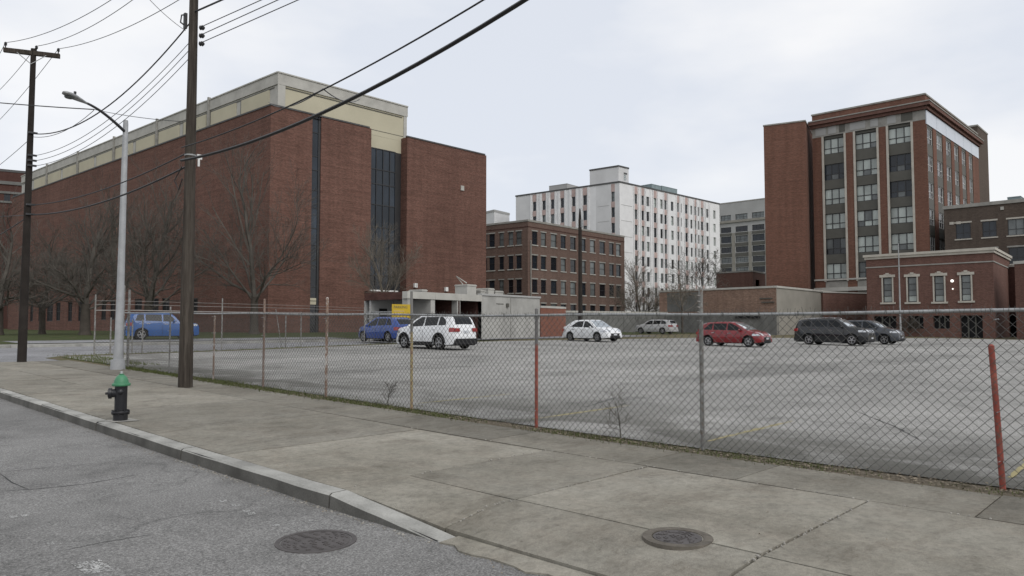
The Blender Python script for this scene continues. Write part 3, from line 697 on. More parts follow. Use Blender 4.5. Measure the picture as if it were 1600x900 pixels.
# ---------------------------------------------------------------- poles, lamp, wires
p1 = gr(289.5, 605); D1 = p1.x * SY + p1.y * CY_
pole1 = empty('utility_pole', p1, 'nearest tall wooden utility pole inside the fence line, cut by the top of the picture', 'utility pole', 'wooden utility poles')
tz = 13.0
mb = MB(); mb.tube([(0, 0, -.4), (0, 0, 0), (.0, .0, 4), (.0, .0, 8), (.0, .0, tz)], [.155, .152, .118, .095, .08], 16); mb.build('shaft', M['wood'], pole1, 60)
mb = MB(); mb.box(-1.2, 1.2, -.05, .05, tz - .5, tz - .38); mb.build('cross_arm', M['wood_dark'], pole1)
def zat(py, D=None): return HC + ray(300, py)[1] * (D or D1)
for py in (43.5, 56, 68.5):
    mb = MB(); R = Matrix.Translation((.10, -.10, zat(py) - p1.z)) @ Vector((.6, -.8, 0)).to_track_quat('Z', 'Y').to_matrix().to_4x4()
    mb.lathe([(.03, 0), (.055, .02), (.04, .05), (.06, .07), (.04, .10), (.02, .12)], 10, 0, R); mb.build('insulator', M['cable'], pole1, 50)
mb = MB(); zz = zat(28) - p1.z
mb.box(-.16, -.10, .08, .16, zz - .25, zz + .1); mb.tube([(-.1, .12, zz + .08), (-.2, .16, zz + .05), (-.22, .16, zz - .12), (-.1, .12, zz - .2)], .018, 6); mb.build('bracket', M['dark_metal'], pole1)
mb = MB(); zz = zat(250) - p1.z; mb.box(.06, .17, -.22, -.19, zz - .0, zz + .11); mb.box(.08, .12, -.22, -.19, zz - .16, zz - .0); mb.build('tag_plate', M['white_paint'], pole1)
mb = MB(); mb.lathe([(.122, zat(243) - p1.z - .015), (.122, zat(243) - p1.z + .015)], 16); mb.build('band', M['galv'], pole1)
mb = MB(); z_ = zat(258) - p1.z; mb.tube([(-.1, .2, z_ - .02), (-.14, .5, z_ - .3), (-.1, .35, z_ - .52), (-.1, .16, z_ - .3)], .012, 6); mb.build('cable_loop', M['cable'], pole1, 60)
p2 = gr(34, 565.5); D2 = p2.x * SY + p2.y * CY_
pole2 = empty('utility_pole', p2, 'farther wooden utility pole with a cross-arm at its top, near the left edge', 'utility pole', 'wooden utility poles')
h2 = HC + ray(39, 76)[1] * D2 - p2.z
mb = MB(); mb.tube([(0, 0, -.3), (0, 0, 0), (.02, 0, h2 * .5), (.04, 0, h2)], [.14, .135, .10, .08], 14); mb.build('shaft', M['wood_dark'], pole2, 60)
mb = MB(); mb.box(-.8, .8, -.06, .06, h2 - .22, h2 - .08, 0, Matrix.Rotation(rad(-25), 4, 'Z')); mb.build('cross_arm', M['wood'], pole2)
RA = Matrix.Rotation(rad(-25), 4, 'Z')
for s in (-1, 1):
    mb = MB(); mb.tube([RA @ Vector((s * .42, -.07, h2 - .2)), RA @ Vector((0, -.1, h2 - .55))], .014, 5); mb.build('brace', M['galv'], pole2)
ins2 = []
for s in (-.75, .12, .75):
    mb = MB(); q = RA @ Vector((s, 0, 0)); mb.lathe([(.015, h2 - .08), (.02, h2), (.05, h2 + .02), (.035, h2 + .05), (.05, h2 + .07), (.02, h2 + .12)], 8, 0, Matrix.Translation(q)); mb.build('insulator', M['cable'], pole2, 50); ins2.append(p2 + q + Vector((0, 0, h2 + .1)))
for z in (243, 251, 259, 208, 320, 335):
    mb = MB(); zz = HC + ray(40, z)[1] * D2 - p2.z; mb.box(-.05, .20, -.16, -.10, zz - .03, zz + .03); mb.build('bracket', M['dark_metal'], pole2)
W_N = [0]
def wire(a, b, sag, r, label, mat='cable', name='overhead_wire', n=26):
    a = Vector(a); b = Vector(b); mb = MB(); P = []
    for k in range(n + 1):
        t = k / n; p = a.lerp(b, t); p.z -= 4 * sag * t * (1 - t); P.append(p - a)
    mb.tube(P, r, 6); o = mb.build(name, M[mat], None, 60); o.location = a
    tag(o, label, 'wire', 'overhead wires between the poles'); return o
z1 = lambda py: Vector((p1.x, p1.y, zat(py)))
z2 = lambda py: Vector((p2.x + .1, p2.y, HC + ray(40, py)[1] * D2))
near = lambda z, dx=0: Vector((p1.x + dx, -17, z))
def thru(px, py, x):              # point at bearing and height on plane X = x
    a, u = ray(px, py); D = x / (a * CY_ + SY); return at(px, py, D)
def wire_thru(a, px, py, x, r, label, sag=.25, ext=1.9, mid=None):
    q = thru(px, py, x); e = a + (q - a) * ext; S = 0.
    if mid:
        m = thru(mid[0], mid[1], x); tm = (m - a).xy.length / (e - a).xy.length; tq = 1 / ext
        # height(t) = a.z + s t - 4 S t (1 - t) through q and m
        hm, hq = m.z - a.z, q.z - a.z; S = (hq / tq - hm / tm) / (4 * (1 - tm) - 4 * (1 - tq)); sl = hq / tq + 4 * S * (1 - tq); e.z = a.z + sl
    return wire(a, e, S, r, label)
wire_thru(z1(253) + Vector((-.2, 0, 0)), 820, 0, p1.x - .2, .030, 'thickest black cable running from the nearest pole to the top edge', .02, 1.6, (500, 178))
wire_thru(z1(233) + Vector((-.2, 0, 0)), 755, 0, p1.x - .2, .013, 'thin cable above the thickest one, running to the top edge', .0, 1.5, (505, 140))
wire_thru(z1(20) + Vector((0, -.1, 0)), 346, 0, p1.x, .020, 'black cable leaving the nearest pole near the top edge', 0, 2.2)
for (py, px), w_ in zip(((43.5, 408), (56, 434), (68.5, 465.5)), ('uppermost', 'middle', 'lowest')):
    wire_thru(z1(py) + Vector((.1, -.2, 0)), px, 0, p1.x + .1, .009, w_ + ' of the three parallel thin wires right of the nearest pole', .0, 2.0)
wire(z1(236), z2(320), .25, .015, 'thin dark cable dipping between the two wooden poles, above the thick one')
wire(z1(257), z2(335), .28, .022, 'thick dark cable dipping lowest between the two wooden poles')
wire(z1(29), z2(208), .75, .017, 'black cable sagging from the bracket of the nearest pole to the farther pole')
wire(thru(147, 172, p1.x), z2(213), .25, .009, 'thin wire splitting off under the sagging black cable')
for py, q, w_ in ((60, 243, 'uppermost'), (72, 251, 'middle'), (85, 259, 'lowest')):
    wire(z1(py), z2(q), .55, .008, w_ + ' of the three parallel thin wires dipping between the two poles')
for k, (q, px) in enumerate(zip(ins2, (145, 182, 247))):
    e = thru(px, 0, p1.x - .5 + .35 * k); e = q + (e - q) * 1.5; wire(q, e, .35, .009, 'thin wire rising to the top edge from the %s insulator of the cross-arm' % ('left', 'middle', 'right')[k])
for k, (q, (px, py)) in enumerate(zip(ins2, ((-30, 120), (-30, 165), (-30, 215)))):
    e = at(px, py, D2 * 1.5); wire(q, e, .2, .010, 'thin wire falling to the left edge from the %s insulator of the cross-arm' % ('left', 'middle', 'right')[k])
wire(at(-40, 157, 24), at(147, 171, 22), .02, .017, 'black cable crossing from the left edge behind the lamp arm')
wire(at(147, 171, 22), at(285, 190, 19), .05, .009, 'thin wire crossing behind the lamp arm to the nearest pole')
wire(at(225, -10, 15), at(290, 48, D1), .05, .006, 'thin guy wire with dark insulators left of the pole top')
wire(z2(335), at(-40, 385, D2 * 1.25), .1, .018, 'dark cable falling from the farther pole to the left edge')
wire(z2(212), at(-40, 285, D2 * 1.4), .1, .010, 'thin wire falling from the farther pole to the left edge')
wire(z2(335), at(-60, 337, D2 * 1.3), .05, .012, 'pale level cable left of the farther pole')
a_ = thru(505, 139, p1.x - .2)
wire(a_, at(420, 160, D1 * 1.8), .25, .012, 'short service cable leading to the tan parapet corner'); wire(a_, at(562, 155, 22), .15, .010, 'short service cable drooping right of the splice')
# street lamp
lb = gr(184, 577); DL = lb.x * SY + lb.y * CY_
lamp = empty('street_lamp', lb, 'tall grey street lamp with a curved arm and cobra-head luminaire', 'street lamp')
lh = HC + ray(191, 188)[1] * DL - lb.z
mb = MB(); mb.tube([(0, 0, -.1), (0, 0, .1), (0.01, 0, 1), (.03, -.02, lh - .1), (.03, -.02, lh)], [.135, .13, .108, .07, .062], 16); mb.build('pole', M['light_grey'], lamp, 50)
mb = MB(); mb.tube([(0, 0, -.02), (0, 0, .28)], [.20, .185], 16); mb.build('base_sleeve', M['light_grey'], lamp, 50)
tip = at(100, 148, DL - 2.2); d = Vector((tip.x - lb.x, tip.y - lb.y, 0)); dl = d.length; d.normalize(); hz_ = tip.z - lb.z
mb = MB(); P = []
for k in range(13):
    t = k / 12; P.append(Vector((.03, -.02, 0)) + d * (dl * .72) * t + Vector((0, 0, lh - .35 + (hz_ - lh + .35) * math.sin(t * math.pi / 2) ** 1.0 * 1.0)))
mb.tube(P, [.045 - .012 * k / 12 for k in range(13)], 8); mb.build('arm', M['dark_metal'], lamp, 60)
mb = MB(); q = P[-1]; R = Matrix.Translation(q) @ Matrix.Rotation(math.atan2(d.y, d.x), 4, 'Z') @ Matrix.Rotation(rad(-4), 4, 'Y')
prof = [(-.1, .035, .035), (.0, .05, .045), (.15, .08, .065), (.33, .12, .08), (.50, .14, .075), (.64, .11, .055), (.70, .04, .03)]
for x, w_, h_ in prof:
    for j in range(12): a = 2 * math.pi * j / 12; mb.v.append(tuple(R @ Vector((x, w_ * math.cos(a), h_ * math.sin(a) * (1 if math.sin(a) > 0 else .75)))))
for k in range(len(prof) - 1):
    for j in range(12): mb.f.append((k * 12 + j, k * 12 + (j + 1) % 12, k * 12 + 12 + (j + 1) % 12, k * 12 + 12 + j)); mb.m.append(0)
mb.f.append(tuple(range(12))); mb.f.append(tuple(range(72, 84))); mb.m += [0, 0]
mb.build('luminaire', M['galv'], lamp, 60)
mb = MB(); mb.lathe([(.03, .08), (.035, .16), (.02, .17)], 8, 0, R @ Matrix.Translation((.32, 0, 0))); mb.build('photocell', M['dark_metal'], lamp)
mb = MB(); mb.lathe([(.02, -.10), (.10, -.085), (.12, -.06)], 12, 0, R @ Matrix.Translation((.5, 0, 0))); mb.build('lens', M['g_mid'], lamp, 60)
# dark pole behind the lot
pb = above(907, 58); p3 = empty('utility_pole', pb, 'slim dark wooden pole behind the lot, in front of the brown three-storey block', 'utility pole', 'wooden utility poles')
h3 = HC + 183 * 58 / 1150 - pb.z; mb = MB(); mb.tube([(0, 0, -.2), (0, 0, 0), (0, 0, h3 * .9), (0, 0, h3)], [.19, .185, .13, .05], 10); mb.build('shaft', M['wood_dark'], p3, 60)
mb = MB(); mb.box(-.07, .07, -.3, -.13, h3 - 1.5, h3 - .9); mb.build('bracket', M['galv'], p3)

# ---------------------------------------------------------------- buildings
class Wall:
    def __init__(s, A, B):
        s.A = Vector((A[0], A[1], 0)); s.B = Vector((B[0], B[1], 0)); s.L = (s.B - s.A).length
        s.d = (s.B - s.A) / s.L; s.n = Vector((s.d.y, -s.d.x, 0))
        s.R = Matrix(((s.d.x, -s.n.x, 0, s.A.x), (s.d.y, -s.n.y, 0, s.A.y), (0, 0, 1, 0), (0, 0, 0, 1)))
    def sz(s, px, py=400, inset=0):
        a, u = ray(px, py); dr = Vector((a * CY_ + SY, -a * SY + CY_, 0)); A = s.A - s.n * inset
        t = A.dot(s.n) / dr.dot(s.n); p = dr * t; return (p - A).dot(s.d), HC + u * t
    def P(s, t, z, out=0): return s.A + s.d * t + s.n * out + Vector((0, 0, z))
    def face(s, mb, s0, s1, z0, z1, ops=(), depth=.15, out=0, m=0, mr=None):
        S = sorted({round(v, 4) for v in [s0, s1] + [o[k] for o in ops for k in (0, 1)] if s0 - 1e-3 <= v <= s1 + 1e-3})
        Z = sorted({round(v, 4) for v in [z0, z1] + [o[k] for o in ops for k in (2, 3)] if z0 - 1e-3 <= v <= z1 + 1e-3})
        mr = m if mr is None else mr
        for a, b in zip(S, S[1:]):
            # merge vertically where possible
            zs = None
            for c, d in zip(Z, Z[1:]):
                cx, cz = (a + b) / 2, (c + d) / 2; hole = any(o[0] < cx < o[1] and o[2] < cz < o[3] for o in ops)
                if not hole:
                    if zs is None: zs = c
                    ze = d
                if (hole or d == Z[-1]) and zs is not None:
                    mb.quad(s.P(a, zs, out), s.P(b, zs, out), s.P(b, ze, out), s.P(a, ze, out), m); zs = None
        for o in ops:
            a, b, c, d = max(o[0], s0), min(o[1], s1), max(o[2], z0), min(o[3], z1); i = out - depth
            mb.quad(s.P(a, c, out), s.P(a, c, i), s.P(a, d, i), s.P(a, d, out), mr); mb.quad(s.P(b, c, i), s.P(b, c, out), s.P(b, d, out), s.P(b, d, i), mr)
            mb.quad(s.P(a, c, i), s.P(a, c, out), s.P(b, c, out), s.P(b, c, i), mr); mb.quad(s.P(a, d, out), s.P(a, d, i), s.P(b, d, i), s.P(b, d, out), mr)
    def box(s, mb, s0, s1, z0, z1, o0, o1, m=0):      # o0..o1: distance outward
        mb.box(s0, s1, -o1, -o0, z0, z1, m, s.R)
WM = {}
def winmesh(w, h, cols, rows, fm, gm, fr=.07, depth=.16, bar=.05, split=None):
    """sash window: cols lights across, bars at the given heights; slots frame/glass"""
    key = (round(w, 2), round(h, 2), cols, tuple(rows), fm, gm, fr)
    if key in WM: return WM[key]
    mb = MB(); y0, y1 = depth - .06, depth + .02
    mb.box(0, w, y0, y1, 0, fr); mb.box(0, w, y0, y1, h - fr, h); mb.box(0, fr, y0, y1, fr, h - fr); mb.box(w - fr, w, y0, y1, fr, h - fr)
    for c in range(1, cols): x = fr + (w - 2 * fr) * c / cols; mb.box(x - bar / 2, x + bar / 2, y0 + .01, y1, fr, h - fr)
    for r in rows: mb.box(fr, w - fr, y0 + .005, y1 - .002, r * h - bar / 2, r * h + bar / 2)
    mb.quad((fr, depth, fr), (w - fr, depth, fr), (w - fr, depth, h - fr), (fr, depth, h - fr), 1)
    WM[key] = mb.mesh('window', [M[fm], M[gm]]); return WM[key]
def win(par, wall, s0, z0, me, name='window', out=0):
    return put(name, me, par, wall.R @ Matrix.Translation((s0, -out, z0)))
BX = {}
def unit(w, d, h, mat, y=0):
    k = (round(w, 2), d, round(h, 2), mat, y)
    if k not in BX: mb = MB(); mb.box(0, w, y - d, y, 0, h); BX[k] = mb.mesh('box', M[mat])
    return BX[k]
def windows(par, wall, list_s, list_z, cols, rows, fm, gms, w=None, sill=None, lintel=None, depth=.16, fr=.07, sname='sill'):
    ops = []
    for (a, b) in list_s:
        for (c, d) in list_z:
            ww = round(b - a, 2); hh = round(d - c, 2); b2 = a + ww; d2 = c + hh
            win(par, wall, a, c, winmesh(ww, hh, cols, rows, fm, random.choice(gms), fr, depth)); ops.append((a, b2, c, d2))
            if sill: put('sill', unit(ww + .3, .12, .16, sill, .03), par, wall.R @ Matrix.Translation((a - .15, 0, c - .162)))
            if lintel: put('lintel', unit(ww + .3, .06, .2, lintel, .03), par, wall.R @ Matrix.Translation((a - .15, 0, d2 + .002)))
    return ops
def shell(par, A, C, B, z0, z1, mat, opsL=(), opsR=(), depth=.16, coping=None, ch=.35, co=.08, parapet=.5, only=None):
    """walls A-C and C-B toward the street with openings, plain walls behind, roof and coping"""
    wl, wr = Wall(A, C), Wall(C, B); E = Vector(A) + Vector(B) - Vector(C); E.z = 0
    for w, ops in ((wl, opsL), (wr, opsR)):
        mb = MB(); w.face(mb, 0, w.L, z0, z1, ops, depth); mb.build('wall', M[mat], par, 0, True)
    for w in (Wall(B, E), Wall(E, A)):
        mb = MB(); w.face(mb, 0, w.L, z0, z1); mb.build('wall', M[mat], par, 0, True)
    mb = MB(); mb.poly([(p[0], p[1], z1 - parapet) for p in (A, C, B, E)]); mb.build('roof', M['lead_roof'], par, 0, True)
    if coping:
        for w in (wl, wr, Wall(B, E), Wall(E, A)):
            mb = MB(); w.box(mb, -co, w.L - .3, z1 - ch * .0, z1 + ch, -.3, co) if False else mb.box(-co, w.L - .302, -co, .3, z1 + .002, z1 + ch, 0, w.R)
            mb.build('coping', M[coping], par, 0, True)
    return wl, wr, E
def broot(name, A, z, label): return empty(name, (A[0], A[1], z), label, 'building')
def xy(v): return Vector((v.x, v.y, 0))

# ---- the big red-brown brick building
ZB = .45
D0 = 72.7; HT = HC + 348 * D0 / 1150
C0 = xy(at(418, 508, D0)); A0 = xy(roofpt(45, 300, HT)); B0 = xy(roofpt(760, 243, HT))
A0 = C0 + (A0 - C0) * 1.12
hb_ = broot('brick_building', C0, ZB, 'massive windowless red-brown brick building with a tan upper storey and dark glass slots')
wl = Wall(A0, C0); wr = Wall(C0, B0)
s_a, s_b = wr.sz(485.5)[0], wr.sz(499.5)[0]; s_c, s_d = wr.sz(578.5)[0], wr.sz(635)[0]
SETB = 1.15
# long side: ground floor windows
ops = []
for x0, x1, y0, y1 in [(47, 52, 470, 502), (60, 66, 470, 502), (73, 83, 472, 502), (87.5, 94.5, 473, 501), (106, 113, 472, 502), (122, 129, 471, 502), (158, 166, 469, 500), (172, 180, 469, 500), (210, 222, 467, 484), (232, 248, 467, 486), (253, 265, 466, 486), (300, 309, 466, 490)]:
    a, z_t = wl.sz(x0, y0); b, _ = wl.sz(x1, y0); z_b = wl.sz(x1, y1)[1]
    w_, h_ = round(b - a, 2), round(z_t - z_b, 2); ops.append((a, a + w_, z_b, z_b + h_)); win(hb_, wl, a, z_b, winmesh(w_, h_, 1 if w_ < 1.6 else 2, (.5,), 'dark_metal', 'dark'))
mb = MB(); wl.face(mb, 0, wl.L, ZB, HT, ops, .16); mb.build('wall', M['brick_hosp'], hb_, 0, True)
# front: two piers, projecting block
mb = MB(); wr.face(mb, 0, s_a, ZB, HT); mb.quad(wr.P(s_a, ZB), wr.P(s_a, ZB, -.5), wr.P(s_a, HT, -.5), wr.P(s_a, HT)); mb.build('wall', M['brick_hosp'], hb_, 0, True)
zc = wr.sz(600, 456, SETB)[1]
mb = MB(); wr.face(mb, s_b, s_c, ZB, HT); mb.quad(wr.P(s_b, ZB, -.5), wr.P(s_b, ZB), wr.P(s_b, HT), wr.P(s_b, HT, -.5)); mb.quad(wr.P(s_c, ZB), wr.P(s_c, ZB, -SETB), wr.P(s_c, HT, -SETB), wr.P(s_c, HT)); mb.build('wall', M['brick_hosp'], hb_, 0, True)
mb = MB(); wr.face(mb, s_d, wr.L, ZB, HT); mb.quad(wr.P(s_d, ZB, -SETB), wr.P(s_d, ZB), wr.P(s_d, HT), wr.P(s_d, HT, -SETB)); mb.build('wall', M['brick_hosp'], hb_, 0, True)
E0 = A0 + B0 - C0
for w in (Wall(B0, E0), Wall(E0, A0)):
    mb = MB(); w.face(mb, 0, w.L, ZB, HT); mb.build('wall', M['brick_hosp'], hb_, 0, True)
mb = MB(); mb.poly([(p.x, p.y, HT - .3) for p in (C0, wr.P(s_c, 0), wr.P(s_c, 0, -SETB), wr.P(s_d, 0, -SETB), wr.P(s_d, 0), B0, E0, A0)]); mb.build('roof', M['lead_roof'], hb_, 0, True)
for w, a, b in ((wl, 0, wl.L), (wr, 0, s_c), (wr, s_d, wr.L)):
    mb = MB(); mb.box(a - .04, b - .26, -.07, .25, HT, HT + .16, 0, w.R); mb.build('coping', M['coping_dark'], hb_, 0, True)
# narrow slot of panes
ysl = [181, 208, 245, 266.5, 298, 325, 357, 383, 415, 448, 470, 497, 518]
for k, (u, v) in enumerate(zip(ysl, ysl[1:])):
    zt = wr.sz(492, u, .5)[1]; zb = wr.sz(492, v, .5)[1]
    if k == len(ysl) - 2: zb = ZB
    mb = MB(); wr.box(mb, s_a, s_b, zb, zt - .07, -.26, -.2); mb.build('pane', M['g_slate' if k % 2 == 0 or k == 5 else 'g_blue'] if k < 8 else M['g_dark'], hb_, 0, True)
mb = MB()
for u in ysl[1:-1]: zt = wr.sz(492, u, .5)[1]; wr.box(mb, s_a, s_b, zt - .07, zt, -.27, -.14)
wr.box(mb, s_b - .26, s_b, ZB, HT, -.3, -.12); mb.build('mullion', M['dark_metal'], hb_, 0, True)
mb = MB(); wr.box(mb, s_a, s_b, wr.sz(492, 476, .45)[1], wr.sz(492, 466, .45)[1], -.19, -.15); mb.build('panel', M['tan'], hb_, 0, True)
# curtain wall
xsm = [wr.sz(x, 300, SETB)[0] for x in (571, 578.9, 587.2, 597.8, 608.4, 617)]; ycw = [234, 266, 289, 321, 356, 378, 402, 431, 455.5]
zcw = [wr.sz(597, y, SETB)[1] for y in ycw]
for k, (zt, zb) in enumerate(zip(zcw, zcw[1:])):
    for a, b in zip(xsm, xsm[1:]):
        mb = MB(); wr.box(mb, a + .04, b - .04, zb + .05, zt - .05, -SETB - .05, -SETB); mb.build('pane', M['g_slate' if k < 7 and k % 2 == 0 else ('g_blue' if k < 7 else 'g_dark')], hb_, 0, True)
mb = MB()
for a in xsm: wr.box(mb, a - .04, a + .04, zcw[-1], zcw[0], -SETB - .05, -SETB + .09)
for z in zcw: wr.box(mb, xsm[0], xsm[-1], z - .05, z + .05, -SETB - .04, -SETB + .07)
mb.build('mullion', M['dark_metal'], hb_, 0, True)
mb = MB(); wr.box(mb, xsm[-1] + .04, s_d, zcw[-1], zcw[0], -SETB - .3, -SETB - .01); mb.build('dark_panel', M['dark_metal'], hb_, 0, True)
mb = MB(); wr.box(mb, s_c - .7, s_d + .3, zcw[-1] - .55, zcw[-1] - .08, -SETB, .5); mb.build('canopy', M['brick_deep'], hb_, 0, True)
mb = MB(); wr.box(mb, s_c, s_d - 1.0, zcw[-1] - .08, zcw[-1] + .12, -.9, -.2); mb.build('ledge', M['white_paint'], hb_, 0, True)
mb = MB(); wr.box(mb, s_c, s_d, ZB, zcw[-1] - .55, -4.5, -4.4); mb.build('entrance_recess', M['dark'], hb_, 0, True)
for zz in (wr.sz(600, 484, 4)[1], wr.sz(600, 491, 4)[1]): mb = MB(); wr.box(mb, s_c, s_d, zz, zz + .22, -4.3, -4.2); mb.build('guard_rail', M['grey_face'], hb_, 0, True)
mb = MB(); s_, z_ = wr.sz(722, 294); wr.box(mb, s_ - .25, s_ + .25, z_ - .3, z_ + .3, 0, .12); mb.build('vent_cover', M['concrete_light'], hb_, 0, True)
for x, y in ((648, 446), (696, 452)): mb = MB(); s_, z_ = wr.sz(x, y); wr.box(mb, s_ - .2, s_ + .2, z_ - .25, z_ + .25, 0, .3); mb.build('wall_lamp', M['white_paint'], hb_, 0, True)
# tan upper storey, set back
HT2 = HC + 400 * 74.5 / 1150
nL, nR = wl.n, wr.n; Ct = C0 - nL * 1.41 - nR * SETB; At = A0 - nL * 1.41; s_t = wr.sz(635, 200, SETB)[0]; Bt = C0 - nR * SETB + wr.d * s_t; du = 1.41 * (wl.n.dot(-wr.d))
utl, utr = Wall(At, Ct), Wall(Ct, Bt); Et = At + Bt - Ct
for w in (Wall(Bt, Et), Wall(Et, At)):
    mb = MB(); w.face(mb, 0, w.L, HT - .4, HT2); mb.build('upper_wall', M['tan'], hb_, 0, True)
mb = MB(); utl.face(mb, 0, utl.L, HT - .4, HT2); mb.build('upper_wall', M['concrete_light'], hb_, 0, True)
mb = MB(); utr.face(mb, 0, s_c - du, HT - .4, HT2); utr.face(mb, s_c - du, utr.L, zcw[0], HT2); mb.build('upper_wall', M['tan'], hb_, 0, True)
mb = MB(); mb.poly([(p.x, p.y, HT2 - .5) for p in (At, Ct, Bt, Et)]); mb.build('upper_roof', M['lead_roof'], hb_, 0, True)
for w in (utl, utr):
    mb = MB(); w.box(mb, -.1 if w is utr else 0, w.L + (.1 if w is utl else .1), HT2 - 1.15, HT2, .003, .12); mb.build('parapet_band', M['concrete_light'], hb_, 0, True)
    mb = MB(); w.box(mb, .6, w.L - .7, HT2 - 1.42, HT2 - 1.32, .003, .05); mb.build('shadow_strip', M['spandrel'], hb_, 0, True)  # dark strip drawn as the shadow line below the parapet band
    mb = MB(); w.box(mb, -.1 , w.L + .12, HT2 + .002, HT2 + .14, -.3, .2); mb.build('coping', M['concrete_light'], hb_, 0, True)
mb = MB(); utr.box(mb, -.1, .75, HT - .4, HT2 - 1.15, .0, .10); mb.build('corner_pier', M['concrete_light'], hb_, 0, True); mb = MB(); utr.box(mb, utr.L - .45, utr.L, zcw[0], HT2 - 1.15, 0, .08); mb.build('corner_pier', M['concrete_light'], hb_, 0, True)
zj = utr.sz(600, 207)[1]; mb = MB(); utr.box(mb, s_c - du, utr.L - .5, zj, zj + .06, 0, .02); mb.build('joint', M['spandrel'], hb_, 0, True)
k = 0; s_ = utl.L - 1.6
while s_ > 7:
    w_ = 5.6; mb = MB(); utl.box(mb, s_ - w_, s_, HT - .3, HT2 - 1.45, 0.0, .10); mb.build('tan_panel', M['tan'], hb_, 0, True)
    mb = MB(); utl.box(mb, s_ - w_ - .22, s_ - w_ - .04, HT - .3, HT2 - 1.4, 0, .05); mb.build('shadow_strip', M['coping_dark'], hb_, 0, True)  # dark upright strip standing for shadow beside each tan panel
    if k % 2: mb = MB(); utl.box(mb, s_ - w_ - .5, s_ - w_ - .25, HT - .2, HT2 + .35, 0, .3); mb.build('downpipe', M['concrete'], hb_, 0, True)
    s_ -= w_ + 1.15; k += 1

# ---- loading dock
Hd = 3.7
dA = xy(roofpt(638, 455.5, Hd)); dB = xy(roofpt(843.5, 466.2, Hd)); wd = Wall(dA, dB)
zd = zg(dA.y)
dk = broot('loading_dock', dA, zd, 'low white concrete loading dock with three open bays and a solid right end')
dpt = Wall(dA - wd.n * 60, dA).L - Wall(dA - wd.n * 60, dA).sz(571)[0]
dE = dB - wd.n * dpt; dF = dA - wd.n * dpt
sx = [wd.sz(x)[0] for x in (637.5, 642.5, 673.5, 680, 714.5, 719.5, 752.5)]
mb = MB(); wd.face(mb, sx[6], wd.L, zd - .6, Hd); mb.build('wall', M['dock_wall'], dk, 0, True)
for w in (Wall(dB, dE), Wall(dE, dF)): mb = MB(); w.face(mb, 0, w.L, zd - .6, Hd); mb.build('wall', M['grey_face'], dk, 0, True)
ws = Wall(dF, dA); mb = MB(); ws.box(mb, 0, ws.L - .3, Hd - .5, Hd, -.3, .02); mb.build('side_beam', M['brick_deep'], dk, 0, True)
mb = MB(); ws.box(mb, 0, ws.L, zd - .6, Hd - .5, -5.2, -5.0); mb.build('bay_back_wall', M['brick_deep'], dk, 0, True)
for zz in (1.9, 2.35): mb = MB(); ws.box(mb, 0, ws.L - 1.2, zz, zz + .08, -.2, -.12); mb.build('guard_rail', M['galv'], dk, 0, True)
for a, b in ((0, 1), (2, 3), (4, 5)): mb = MB(); wd.box(mb, sx[a], sx[b], zd - .5, Hd - .45, -.5, .0); mb.build('pillar', M['dock_wall'], dk, 0, True)
for x0, x1 in ((0, 3), (3, 5), (5, 6)):
    mb = MB(); wd.box(mb, sx[x0] - (.1 if x0 == 0 else -.02), sx[x1] - .0, Hd - .45, Hd + .02, -.4, .06); mb.build('beam', M['concrete_light'], dk, 0, True)
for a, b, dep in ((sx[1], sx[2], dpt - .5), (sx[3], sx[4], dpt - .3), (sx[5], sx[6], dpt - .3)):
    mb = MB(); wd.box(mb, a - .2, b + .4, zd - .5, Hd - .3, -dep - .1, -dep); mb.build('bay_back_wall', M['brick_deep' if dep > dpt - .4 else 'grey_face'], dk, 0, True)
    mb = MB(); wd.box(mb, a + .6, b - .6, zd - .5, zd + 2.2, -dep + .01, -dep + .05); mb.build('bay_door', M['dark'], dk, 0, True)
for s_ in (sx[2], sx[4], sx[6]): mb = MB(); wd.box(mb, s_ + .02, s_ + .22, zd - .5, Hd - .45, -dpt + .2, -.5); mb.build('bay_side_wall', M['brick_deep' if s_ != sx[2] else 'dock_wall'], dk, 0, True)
mb = MB(); mb.poly([(p.x, p.y, Hd - .02) for p in (dA, dB, dE, dF)]); mb.build('roof', M['lead_roof'], dk, 0, True)
mb = MB(); wd.box(mb, sx[6] - .05, wd.L + .06, Hd - .0, Hd + .14, -.3, .08); mb.build('coping', M['grey_face'], dk, 0, True)
mb = MB(); s_, z_ = wd.sz(798); wd.box(mb, s_ - .02, s_ + .02, zd, Hd - .05, 0, .01); mb.build('joint', M['spandrel'], dk, 0, True)
s_, z_ = wd.sz(792, 477); mb = MB(); wd.box(mb, s_ - .12, s_ + .12, z_ - .14, z_ + .14, 0, .15); mb.build('wall_fitting', M['spandrel'], dk, 0, True)
s_, z_ = wd.sz(783, 475); mb = MB(); wd.box(mb, s_ - .6, s_ + .3, z_ - .02, z_ + .03, 0, .03); mb.build('wall_scrape', M['spandrel'], dk, 0, True)
def roofbox(par, wall, x0, x1, y0, y1, inset, dep, mat, name='roof_unit', fans=0):
    s0, z1_ = wall.sz(x0, y0, inset); s1, _ = wall.sz(x1, y0, inset); z0_ = wall.sz(x0, y1, inset)[1]
    mb = MB(); mb.box(s0, s1, inset, inset + dep, z0_ - .5, z1_, 0, wall.R)
    mb.box(s0 - .04, s1 + .04, inset - .04, inset + dep + .04, z1_ - .12, z1_ - .04, 0, wall.R)
    return mb.build(name, M[mat], par, 0, True)
for x0, x1, y0, y1 in ((730, 744, 444, 457), (659, 667, 452, 456), (751, 758, 453, 461), (763, 772, 450, 462), (774, 786, 454, 463)): roofbox(dk, wd, x0, x1, y0, y1, 1.5, 1.2, 'concrete_light', 'air_conditioner')
